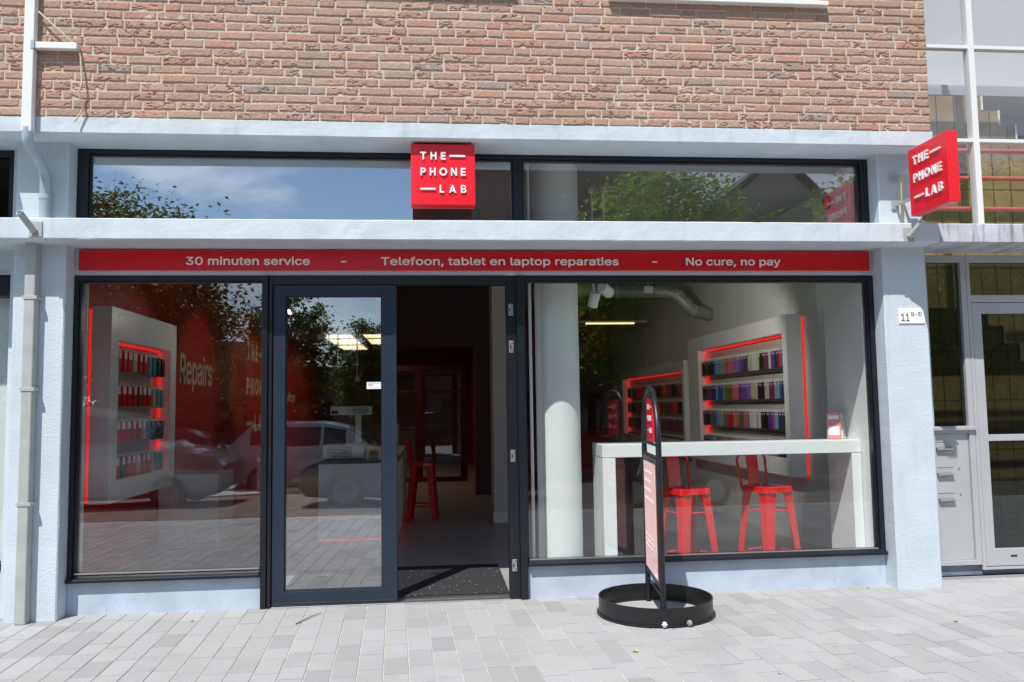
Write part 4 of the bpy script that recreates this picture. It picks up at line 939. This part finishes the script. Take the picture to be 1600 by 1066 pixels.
def stain(m_):
    n = m_.node_tree.nodes; l = m_.node_tree.links; b = n["Principled BSDF"]; src = b.inputs["Base Color"].links[0].from_socket
    g = n.new("ShaderNodeNewGeometry"); mp_ = n.new("ShaderNodeMapping"); mp_.inputs["Scale"].default_value = (24, 1, 3); tt = n.new("ShaderNodeTexNoise"); tt.inputs["Scale"].default_value = 1; tt.inputs["Detail"].default_value = 5
    r = n.new("ShaderNodeMapRange"); r.inputs[1].default_value = .50; r.inputs[2].default_value = .70; r.inputs[4].default_value = .75
    x = n.new("ShaderNodeMix"); x.data_type = 'RGBA'; x.inputs[7].default_value = (.16, .155, .15, 1)
    l.new(g.outputs["Position"], mp_.inputs[0]); l.new(mp_.outputs[0], tt.inputs["Vector"]); l.new(tt.outputs[0], r.inputs[0]); l.new(r.outputs[0], x.inputs[0]); l.new(src, x.inputs[6]); l.new(x.outputs[2], b.inputs["Base Color"])
stain(LEDG2)
mb = MB(); wobble_prism(mb, 3.664, 6.4, [(.44, 2.50), (.010, 2.50), (.004, 2.506), (.004, 2.57), (.004, 2.634), (.010, 2.64), (.44, 2.64)], n=70, seed=12); mb.build("concrete_ledge", LEDG2, t)
YE = .46
mb = MB(); mb.frame(3.70, 4.165, .10, 2.49, YE, YE + .07, .14, .045, .035, .055); mb.box(3.84, 4.12, YE + .002, YE + .068, 1.10, 1.155)
mb.box(3.70, 4.165, YE - .025, YE + .01, 1.125, 1.15)
mb.frame(4.168, 5.5, .06, 2.49, YE, YE + .07, .03, .03, .02, .055); mb.box(4.198, 5.47, YE + .002, YE + .068, 2.118, 2.175)
sf = mb.build("side_frame", ALU, t, bevel=.003)
for a, b, c, d in ((3.84, 4.12, 1.155, 2.435), (4.198, 5.47, 2.175, 2.435)):
    mb = MB(); mb.box(a, b, YE + .03, YE + .038, c, d); mb.build("pane", DARKGLASS, sf)
mb = MB(); mb.frame(4.202, 5.466, .085, 2.114, YE + .004, YE + .062, .075, .075, .13, .085); mb.box(4.277, 5.391, YE + .006, YE + .06, 1.035, 1.085)
dr_ = mb.build("entrance_door", ALU, t, bevel=.003)
for c, d in ((.215, 1.035), (1.085, 2.029)):
    mb = MB(); mb.box(4.277, 5.391, YE + .03, YE + .038, c, d); mb.build("pane", DARKGLASS, dr_)
mb = MB(); mb.box(4.40, 4.45, YE - .001, YE + .0045, .155, .165); mb.build("drain_slot", BLACK, dr_)
mb = MB(); mb.box(3.842, 4.118, YE + .02, YE + .06, .136, 1.098); lb = mb.build("letter_box_panel", ALU, t, bevel=.002)
for z in (.985, .79, .595):
    mb = MB(); mb.prism([(YE - .006, z - .010), (YE - .014, z + .002), (YE + .019, z + .012), (YE + .019, z - .010)], 3.845, 3.975, 'yz'); mb.build("letter_flap", STEEL, lb, bevel=.001)
    mb = MB(); mb.box(3.91, 3.965, YE + .0165, YE + .0195, z - .034, z - .018); mb.build("name_card", mat("cream name card", (.62, .60, .42), rough=.5), lb)
    mb = MB(); mb.box(3.845, 3.985, YE + .018, YE + .0195, z + .048, z + .051); mb.lathe([(0, YE + .014), (.006, YE + .014), (.006, YE + .0195)], c=(4.03, 0, z + .04), n=12, axis='y'); mb.build("lock", STEEL, lb)
mb = MB(); mb.box(3.68, 6.4, YE + .03, YE + .1, -.02, .10); mb.build("plinth", mat("blue stone plinth", (.20, .25, .31), rough=.5, var=(9, .2)), t)
mb = MB(); mb.box(5.55, 6.4, .35, .56, .0, 2.5); mb.build("pillar", PAINT, t)

# ================================================================== LEFT NEIGHBOUR
t = thing("neighbouring_shop", "neighbouring shop front with white blind and blue panel beyond the drainpipe", "shop front", (-4.0, .4, 0))
mb = MB(); mb.box(-5.2, -2.915, .40, .50, 2.330, 2.503); mb.frame(-5.2, -2.915, 2.326, 2.50, .385, .40, .012, .012, .012, .012); mb.build("fascia_panel", PAINT, t)
mb = MB(); mb.frame(-5.2, -2.915, .30, 2.328, .41, .48, .06, .0, .05, .15); q = mb.build("shop_window", FRAME, t, bevel=.003)
mb = MB(); mb.box(-5.14, -2.915, .44, .448, .35, 2.178); mb.build("pane", GLASS, q)
mb = MB(); mb.box(-5.14, -2.90, .52, .53, .35, 2.178); mb.build("blind", mat("pale window blind", (.74, .80, .76), rough=.8), q)
mb = MB(); mb.box(-5.2, -2.915, .42, .56, -.02, .30); mb.build("plinth", PLINTH, t, bevel=.005)
mb = MB(); mb.box(-2.915, -2.805, .38, .56, -.02, 2.503); mb.box(-2.915, -2.805, .38, .56, 2.637, 3.214); mb.build("side_pier", PAINT, t)
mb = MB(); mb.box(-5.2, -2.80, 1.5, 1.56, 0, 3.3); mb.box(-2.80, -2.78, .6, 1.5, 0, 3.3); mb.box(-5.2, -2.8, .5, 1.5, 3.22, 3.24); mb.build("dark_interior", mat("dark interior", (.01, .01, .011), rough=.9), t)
mb = MB(); mb.frame(-5.2, -2.915, 2.642, 3.21, .40, .46, .05, .04, .05, .05); mb.build("transom_frame", FRAME, t)
mb = MB(); mb.tube([(-2.93, -.07, 3.285), (-4.2, -.07, 3.285)], .055, 16); mb.build("awning_roller", RUBBER, t, smooth=True)

# ================================================================== ACROSS THE STREET (seen in the glass)
def leaf_mat(name, c1, c2):
    m_ = bpy.data.materials.new(name); m_.use_nodes = True; n = m_.node_tree.nodes; l = m_.node_tree.links; b = n["Principled BSDF"]
    oi = n.new("ShaderNodeAttribute"); oi.attribute_name = "tint"
    b.inputs["Roughness"].default_value = .5; l.new(oi.outputs["Color"], b.inputs["Base Color"])
    tr = n.new("ShaderNodeBsdfTranslucent"); mm = n.new("ShaderNodeMixShader"); mm.inputs[0].default_value = .5
    hx = n.new("ShaderNodeMix"); hx.data_type = 'RGBA'; hx.blend_type = 'MULTIPLY'; hx.inputs[0].default_value = 1; hx.inputs[7].default_value = (2.8, 3.0, .9, 1)
    l.new(oi.outputs["Color"], hx.inputs[6]); l.new(hx.outputs[2], tr.inputs[0])
    l.new(b.outputs[0], mm.inputs[1]); l.new(tr.outputs[0], mm.inputs[2]); l.new(mm.outputs[0], n["Material Output"].inputs[0]); return m_
LEAFM = leaf_mat("tree leaves", 0, 0); BARK = mat("tree bark", (.10, .08, .06), rough=.9, bump=(30, .6))
def make_tree(label, seed, h, rad, dark=1.0, n_cl=90, per=60, ls=.16):
    r_ = random.Random(seed); t = thing("street_tree", label, "tree", (0, 0, 0), "trees across the street")
    mb = MB(); top = h * .72; mb.tube([(0, 0, 0), (.03, .02, h * .2), (-.02, .05, h * .4), (.05, 0, top)], [h * .028, h * .022, h * .018, h * .006], 10)
    cl = []
    for k in range(9):
        a = r_.uniform(0, 6.28); z0 = h * r_.uniform(.25, .55); q = Vector((math.cos(a) * rad * r_.uniform(.5, .85), math.sin(a) * rad * r_.uniform(.5, .85), z0 + h * r_.uniform(.1, .3)))
        mb.tube([(0, 0, z0), q * .5 + Vector((0, 0, z0 * .5 + .1)), q], [h * .012, h * .008, h * .003], 7); cl.append(q)
    mb.build("trunk", BARK, t, smooth=True)
    lv = MB(); ti = []
    for k in range(n_cl):
        while True:
            p = Vector((r_.uniform(-1, 1), r_.uniform(-1, 1), r_.uniform(-1, 1)))
            if .25 < p.length < 1: break
        c = Vector((p.x * rad, p.y * rad, h * .60 + p.z * h * .38)); cr = r_.uniform(.22, .46) * rad * .7
        g = r_.uniform(.6, 1.35) * dark  # dark scales leaf colour: shade for backlit crowns, glow for sunlit ones
        for j in range(per):
            d = Vector((r_.gauss(0, .5), r_.gauss(0, .5), r_.gauss(0, .4))) * cr; o = c + d
            u = Vector((r_.uniform(-1, 1), r_.uniform(-1, 1), r_.uniform(-.6, .6))).normalized(); v = u.cross(Vector((r_.uniform(-1, 1), r_.uniform(-1, 1), r_.uniform(-1, 1)))).normalized()
            s_ = ls * r_.uniform(.6, 1.3)
            lv.add([o - u * s_, o + v * s_ * .45, o + u * s_, o - v * s_ * .45], [(0, 1, 2, 3)]); e = g * r_.uniform(.8, 1.2)
            ti.append((.055 * e, .085 * e, .022 * e))
    lv.tint = ti; lv.build("crown", LEAFM, t, fix=False); return t
ZG = -.47
tA = make_tree("tall broad dark tree opposite the accessory display window", 1, 9.6, 3.4, dark=.55, n_cl=300, per=110, ls=.095); tA.location = (-9.4, -19.5, ZG); tA.scale = (.93, .93, .90)
tB = make_tree("slim dark tree reflected above the grey car", 2, 6.1, 1.45, dark=.55, n_cl=140, per=90, ls=.075); tB.location = (-4.6, -20.5, ZG)
tC = make_tree("light green leafy tree reflected in the right transom glass", 3, 7.9, 2.5, dark=2.0, n_cl=260, per=110, ls=.075); tC.location = (5.9, -13.6, ZG)
def put(o, x, y, s, rz, label):
    c = copy_tree(o); c.location = (x, y, ZG); c.scale = (s, s, s); c.rotation_euler = (0, 0, rz); c["label"] = label; return c
put(tB, -2.2, -24, .86, 2.0, "small dark tree reflected at the top of the glazed door")
put(tB, -6.4, -25, .80, 4.0, "small dark tree between the tall tree and the slim tree across the street")
put(tA, -14.5, -18.5, .95, 1.2, "tall dark tree at the far left end across the street")
put(tA, -18.0, -26, 1.1, 3.1, "largest tree standing far back across the street")
put(tA, -11.0, -25, .92, 5.1, "dark tree standing directly behind the tall broad tree")
put(tA, -6.9, -29.5, .52, .6, "low dark tree filling the gap beside the slim tree")
put(tA, -2.6, -31, .50, 2.2, "low dark tree behind the small tree of the door reflection")
put(tC, 12.5, -15, 1.05, 1.0, "light green tree reflected in the stairwell glass")
put(tB, -.9, -28, .80, 5.2, "small dark tree next to the opposite brick house")
put(tC, 17.5, -16, 1.15, 2.6, "light green tree beyond the stairwell reflection")
t = thing("added_hedge", "long low added hedge across the street, covering a bright sky gap", "hedge", (-13, -21.5, ZG))  # hedge added to cover bright sky between the trees in the reflections
lv = MB(); ti = []; r_ = random.Random(77)
for k in range(9000):
    o = Vector((r_.uniform(-26, -7.5), -21.5 + r_.uniform(-.5, .5), ZG + r_.uniform(.05, 2.5))); u = Vector((r_.uniform(-1, 1), r_.uniform(-1, 1), r_.uniform(-.6, .6))).normalized(); v = u.cross(Vector((r_.uniform(-1, 1), r_.uniform(-1, 1), r_.uniform(-1, 1)))).normalized(); q = r_.uniform(.07, .14)
    lv.add([o - u * q, o + v * q * .5, o + u * q, o - v * q * .5], [(0, 1, 2, 3)]); e = r_.uniform(.4, .9); ti.append((.05 * e, .075 * e, .02 * e))
lv.tint = ti; lv.build("foliage", LEAFM, t, fix=False)
mb = MB()
for k in range(19): mb.tube([(-26 + k, -21.5, ZG), (-25.9 + k, -21.5, ZG + 1.8)], .03, 6)
mb.build("stems", BARK, t)
# houses opposite
def house(label, x0, x1, y, depth, h, wallm, gable, seed):
    t = thing("opposite_house", label, "house", ((x0 + x1) / 2, y, ZG), "houses across the street")
    mb = MB(); mb.box(x0, x1, y - depth, y, ZG, h)
    if gable: mb.prism([(x0, h), (x1, h), ((x0 + x1) / 2, h + gable)], y - depth, y, 'xz')
    mb.build("wall", wallm, t)
    rf = MB(); e = .25
    if gable:
        c = (x0 + x1) / 2
        rf.prism([(x0 - e, h - .1), (c, h + gable + .12), (x1 + e, h - .1), (x1 + e, h + .08), (c, h + gable + .30), (x0 - e, h + .08)], y - depth - .2, y + .2, 'xz')
    else: rf.box(x0 - .1, x1 + .1, y - depth, y + .15, h, h + .25)
    rf.build("roof", mat("roof slate", (.10, .095, .09), rough=.8), t)
    z = ZG + .8; k = 0
    while z + 1.6 < h:
        x = x0 + .7
        while x + 1.3 < x1:
            mb = MB(); mb.frame(x, x + 1.2, z, z + 1.5, y - .05, y + .03, .07, .07, .07, .07); f = mb.build("window", mat("dark window frame", (.05, .045, .04), rough=.5), t)
            mb = MB(); mb.box(x + .06, x + 1.14, y + .002, y + .012, z + .06, z + 1.44); mb.build("pane", CARGLASS, f); x += 2.05
        z += 2.85; k += 1
OB1 = mat("opposite brown brick", (.13, .085, .065), rough=.9, bump=(30, .4), var=(5, .2)); OB2 = mat("opposite pale render", (.36, .34, .30), rough=.9, var=(2, .1))
house("tall brown brick house opposite the right window", -.4, 7.4, -19.0, 8, 9.6, OB1, 0, 1)
house("gabled pale house reflected beside the stairwell", 7.6, 15.0, -19.4, 8, 6.2, OB2, 3.1, 2)
house("low brown brick house far behind the trees", -15, -7.2, -33, 8, 4.3, OB1, 0, 3)
house("long low brick house behind the small trees", -6.9, -.8, -36, 8, 3.2, OB1, 0, 4)
house("brown brick house at the right end across the street", 15.2, 26, -19.0, 8, 8.5, OB1, 0, 5)
house("brown brick house at the left end across the street", -32, -20, -24, 8, 7.5, OB1, 0, 6)
# cars
def make_car(name, label, cat, colm, L_, W_, H_, st, dirx, loc, rz=0):
    """side profile stations: (x/L, z_low, z_belt, z_roof) from front to rear"""
    t = thing(name, label, cat, (0, 0, 0), "vehicles parked across the street"); hw = W_ / 2
    def ring(s_):
        x = (s_[0] - .5) * L_ * -dirx; zl, zb, zr = s_[1] * H_, s_[2] * H_, s_[3] * H_
        k = max(0, min(1, (zr - zb) / (.3 * H_))); wf = s_[4] if len(s_) > 4 else 1
        wb = hw * .97 * wf; wr = wb * (1 - .22 * k); zm = zl + (zb - zl) * .55
        half = [(hw * .90 * wf, zl), (hw * wf, zl + .08), (hw * wf, zm), (wb, zb), (wr, zr - .03 * k), (wr * .62, zr + .01)]
        return [(x, y, z) for y, z in half] + [(x, -y, z) for y, z in half[::-1]]
    rs = [ring(s_) for s_ in st]; m = 12; vs = sum(rs, []); fs = []
    for j in range(len(rs) - 1):
        for k in range(m): fs.append((j * m + k, j * m + (k + 1) % m, (j + 1) * m + (k + 1) % m, (j + 1) * m + k))
    fs += [tuple(range(m)), tuple((len(rs) - 1) * m + k for k in range(m))]
    mb = MB(); mb.add(vs, fs); mb.build("body", colm, t, smooth=True)
    # glazing: panels lying just off the greenhouse faces
    gh = [j for j in range(len(st)) if st[j][3] - st[j][2] > .12]; 
    for sgn in (0, 1):
        for j in range(gh[0], gh[-1]):
            if len(gh) < 2: break
            A, B = rs[j], rs[j + 1]; ia, ib = (3, 4) if sgn == 0 else (8, 7)
            P = []
            for (q, fx) in ((0, .05), (1, .95)):
                for h_ in (.10, .86):
                    a = Vector(A[ia]).lerp(Vector(A[ib]), h_); b = Vector(B[ia]).lerp(Vector(B[ib]), h_); p = a.lerp(b, fx); p.y += .012 if sgn == 0 else -.012; P.append(p)
            g = MB(); off = Vector((0, -.008 if sgn == 0 else .008, 0)); P2 = [p + off for p in P]
            g.add(P + P2, [(0, 1, 3, 2), (4, 6, 7, 5), (0, 4, 5, 1), (2, 3, 7, 6), (0, 2, 6, 4), (1, 5, 7, 3)]); g.build("side_window", CARGLASS, t)
    for j, j2 in ((gh[0] - 1, gh[0]), (gh[-1] + 1, gh[-1])):
        if 0 <= j < len(st):
            A, B = rs[j], rs[j2]; P = []
            for (i0, fr) in ((4, .06), (7, .06)):
                for q in (.12, .92):
                    p = Vector(A[i0]).lerp(Vector(B[i0]), q); p.y *= .92; p.z += .015; p.x += .0; P.append(p)
            g = MB(); P2 = [p + Vector((0, 0, .012)) for p in P]; g.add(P + P2, [(0, 1, 3, 2), (4, 6, 7, 5), (0, 4, 5, 1), (2, 3, 7, 6), (0, 2, 6, 4), (1, 5, 7, 3)]); g.build("windscreen", CARGLASS, t)
    for fx in (.19, .80):
        for sy in (-1, 1):
            c = ((fx - .5) * L_ * -dirx, sy * (hw - .08), .315)
            w_ = MB(); w_.lathe([(.20, -.09), (.29, -.105), (.315, -.07), (.315, .07), (.29, .105), (.20, .09)], c=c, n=28, axis='y'); q = w_.build("wheel", RUBBER, t, smooth=True)
            w_ = MB(); w_.lathe([(0, .06), (.08, .075), (.19, .085), (.205, .098)], c=c, n=24, axis='y'); w_.lathe([(0, -.06), (.08, -.075), (.19, -.085), (.205, -.098)], c=c, n=24, axis='y'); w_.build("rim", mat("dull wheel rim", (.16, .16, .165), rough=.45, metal=.5), q, smooth=True)
    xf_ = -.5 * L_ * -dirx; 
    for sy in (-1, 1):
        g = MB(); y = sy * hw * .74; f = st[1]; x = (f[0] - .5) * L_ * -dirx; zz = f[2] * H_ * .86
        g.lathe([(0, -.05), (.07, -.05), (.10, 0), (.07, .05), (0, .05)], c=(x - dirx * .0, y, zz), n=14, axis='x'); g.build("headlight", mat("headlight glass", (.7, .72, .74), rough=.1), t, smooth=True)
        g = MB(); f = st[-2]; x = (f[0] - .5) * L_ * -dirx; g.box(x - .06, x + .06, sy * hw * .80 - .08, sy * hw * .80 + .08, f[2] * H_ * .72, f[2] * H_ * .92); g.build("tail_light", RED, t, bevel=.02)
    t.location = loc; t.rotation_euler = (0, 0, rz); return t
WAGON = [(0, .22, .36, .38, .80), (.03, .16, .43, .46, .92), (.14, .13, .54, .57), (.27, .13, .60, .62), (.40, .13, .62, .93), (.52, .13, .63, .99), (.72, .13, .64, 1.0), (.86, .13, .65, .95), (.945, .15, .65, .70, .98), (.985, .18, .55, .58, .93), (1.0, .24, .45, .46, .88)]
HATCH = [(0, .22, .38, .40, .80), (.03, .16, .46, .49, .92), (.15, .13, .57, .60), (.28, .13, .62, .64), (.44, .13, .64, .96), (.58, .13, .65, 1.0), (.74, .13, .66, .96), (.90, .14, .66, .80, .98), (.98, .18, .56, .58, .93), (1.0, .24, .45, .46, .88)]
MPV = [(0, .20, .40, .42, .85), (.03, .14, .48, .51, .95), (.15, .12, .56, .58), (.22, .12, .60, .62), (.38, .12, .62, .95), (.52, .12, .62, 1.0), (.80, .12, .62, 1.0), (.94, .12, .62, .93), (.985, .14, .58, .60, .96), (1.0, .2, .4, .42, .92)]
def paintm(n, c): return mat(n, c, rough=.25, metal=.3, coat=1.0)
make_car("parked_car", "grey estate car parked across the street, reflected in window and door", "car", paintm("grey car paint", (.25, .26, .28)), 4.5, 1.78, 1.57, WAGON, 1, (-2.35, -12.9, -.47))
make_car("parked_car", "black hatchback parked nearest the shop, reflected in the door glass", "car", paintm("black car paint", (.012, .014, .018)), 4.1, 1.72, 1.48, HATCH, -1, (-.15, -8.2, -.29))
make_car("parked_car", "pale grey people carrier reflected low in the left window", "car", paintm("darkened pale car paint", (.20, .205, .21)), 4.6, 1.85, 1.75, MPV, 1, (-5.95, -9.3, -.33))  # paint darkened to carry the shade of the side facing the shop
make_car("parked_car", "dark red hatchback parked far back near the bollards", "car", paintm("dark red car paint", (.16, .02, .025)), 4.0, 1.7, 1.46, HATCH, -1, (-7.6, -17.0, -.5))
make_car("parked_car", "maroon hatchback parked far back behind the grey car", "car", paintm("maroon car paint", (.10, .02, .03)), 4.0, 1.7, 1.46, HATCH, 1, (-12.2, -16.2, -.5))
def bollard(p):
    t = thing("bollard", "grey concrete bollard standing on the pale round islet", "bollard", p, "bollards on the islet")
    mb = MB(); mb.lathe([(0, 0), (.10, 0), (.095, .78), (.07, .84), (0, .86)], c=p, n=18); mb.build("post", mat("bollard concrete", (.30, .29, .27), rough=.85), t, smooth=True)
    mb = MB(); mb.lathe([(.098, .62), (.101, .62), (.101, .70), (.098, .70)], c=p, n=18); mb.build("band", LETTER, t)
    return t
b0 = bollard((-5.35, -13.2, -.33))
for x, y in ((-4.95, -12.4), (-5.0, -13.6), (-3.6, -11.6)):
    c = copy_tree(b0); c.location = (x, y, -.33)
# parked moped opposite the right window
t = thing("parked_moped", "dark moped parked at the kerb, reflected between the bar stools", "moped", (3.4, -5.3, -.13))
for x in (-.58, .58):
    w_ = MB(); w_.lathe([(.16, -.05), (.22, -.06), (.25, -.03), (.25, .03), (.22, .06), (.16, .05)], c=(3.4 + x, -5.3, .12), n=24, axis='y'); q = w_.build("wheel", RUBBER, t, smooth=True)
    w_ = MB(); w_.lathe([(0, .03), (.17, .04), (.17, -.04), (0, -.03)], c=(3.4 + x, -5.3, .12), n=18, axis='y'); w_.build("rim", STEEL, q)
mb = MB(); mb.tube([(2.85, -5.3, .30), (2.98, -5.3, .34), (3.18, -5.3, .12), (3.5, -5.3, .14), (3.7, -5.3, .42), (4.1, -5.3, .50)], [.06, .09, .10, .11, .15, .10], 12); mb.build("moped_body", paintm("moped paint", (.05, .06, .07)), t, smooth=True)
mb = MB(); mb.tube([(3.45, -5.3, .60), (3.75, -5.3, .63), (4.1, -5.3, .62)], [.10, .12, .08], 12); mb.build("saddle", RUBBER, t, smooth=True)
mb = MB(); mb.tube([(2.82, -5.3, .12), (2.95, -5.3, .5), (3.02, -5.3, .88)], .035, 10); mb.tube([(3.06, -5.62, .93), (3.02, -5.3, .88), (3.06, -4.98, .93)], .018, 8); mb.build("handlebar", STEEL, t, smooth=True)

# ================================================================== LITTER ON THE PAVEMENT
def gpt(px, py, z=.004):
    d = _f + _r * ((px - 800) / 1291) + _u * ((533 - py) / 1291); return Vector((0, -5.6, 1.362)) + d * ((z - 1.362) / d.z)
LITT = [("yellow green fallen leaf in front of the round sign base", (993, 1018), (.45, .48, .12), .020), ("small brown fallen leaf on the pavement beside the pillar foot", (1493, 971), (.42, .30, .16), .018), ("pale brown fallen leaf near the right plinth", (1356, 880 + 38), (.45, .36, .24), .014),
        ("brown fallen leaf below the left plinth", (300, 971), (.42, .25, .13), .014), ("tan fallen leaf at the right front of the pavement", (1218, 1052), (.5, .38, .25), .014)]
for lab, p, c, s_ in LITT:
    g = gpt(*p); mb = MB(); P = []
    for k in range(10):
        a = 2 * math.pi * k / 10; rr = s_ * (1 if k % 2 else .62) * (1.25 if k in (0, 5) else 1); P.append((rr * math.cos(a), rr * math.sin(a) * .8, .004 + .004 * math.sin(a * 2)))
    mb.add(P + [(0, 0, .002)], [(k, (k + 1) % 10, 10) for k in range(10)]); o = mb.build("fallen_leaf", mat("dry leaf " + lab[:8] + str(p[0]), c, rough=.7), fix=False, loc=(0, 0, 0)); o.location = g; o.rotation_euler = (0, 0, p[0]); tag(o, lab, "leaf")
t = MB(); a, b = gpt(462, 975, .006), gpt(502, 957, .008); t.tube([a, a.lerp(b, .5) + Vector((.0, .006, .003)), b], [.004, .0035, .002], 6); o = t.build("twig", mat("dry twig", (.30, .15, .08), rough=.8), smooth=True); tag(o, "thin brown twig lying in front of the glazed door", "twig")
CR = mat("crumb", (.7, .68, .62), rough=.9); mb = MB(); r_ = random.Random(9)
for k in range(150):
    x, y, s_ = r_.uniform(-2.6, 4.2), r_.uniform(-2.2, .3), r_.uniform(.002, .005)
    if r_.random() < .5: y = r_.uniform(.1, .36)
    mb.box(x, x + s_ * 1.6, y, y + s_, .0005, .0015 + s_ * .4)
for k in range(60):
    x, y, s_ = r_.uniform(-.25, .50), .42 + 1.0 * r_.random() ** 1.5, r_.uniform(.002, .005); mb.box(x, x + s_ * 1.5, y, y + s_, .0325, .034)
o = mb.build("litter_crumbs", CR); o["kind"] = "stuff"; o["label"] = "tiny pale crumbs and grit scattered on the pavers"; o["category"] = "litter"
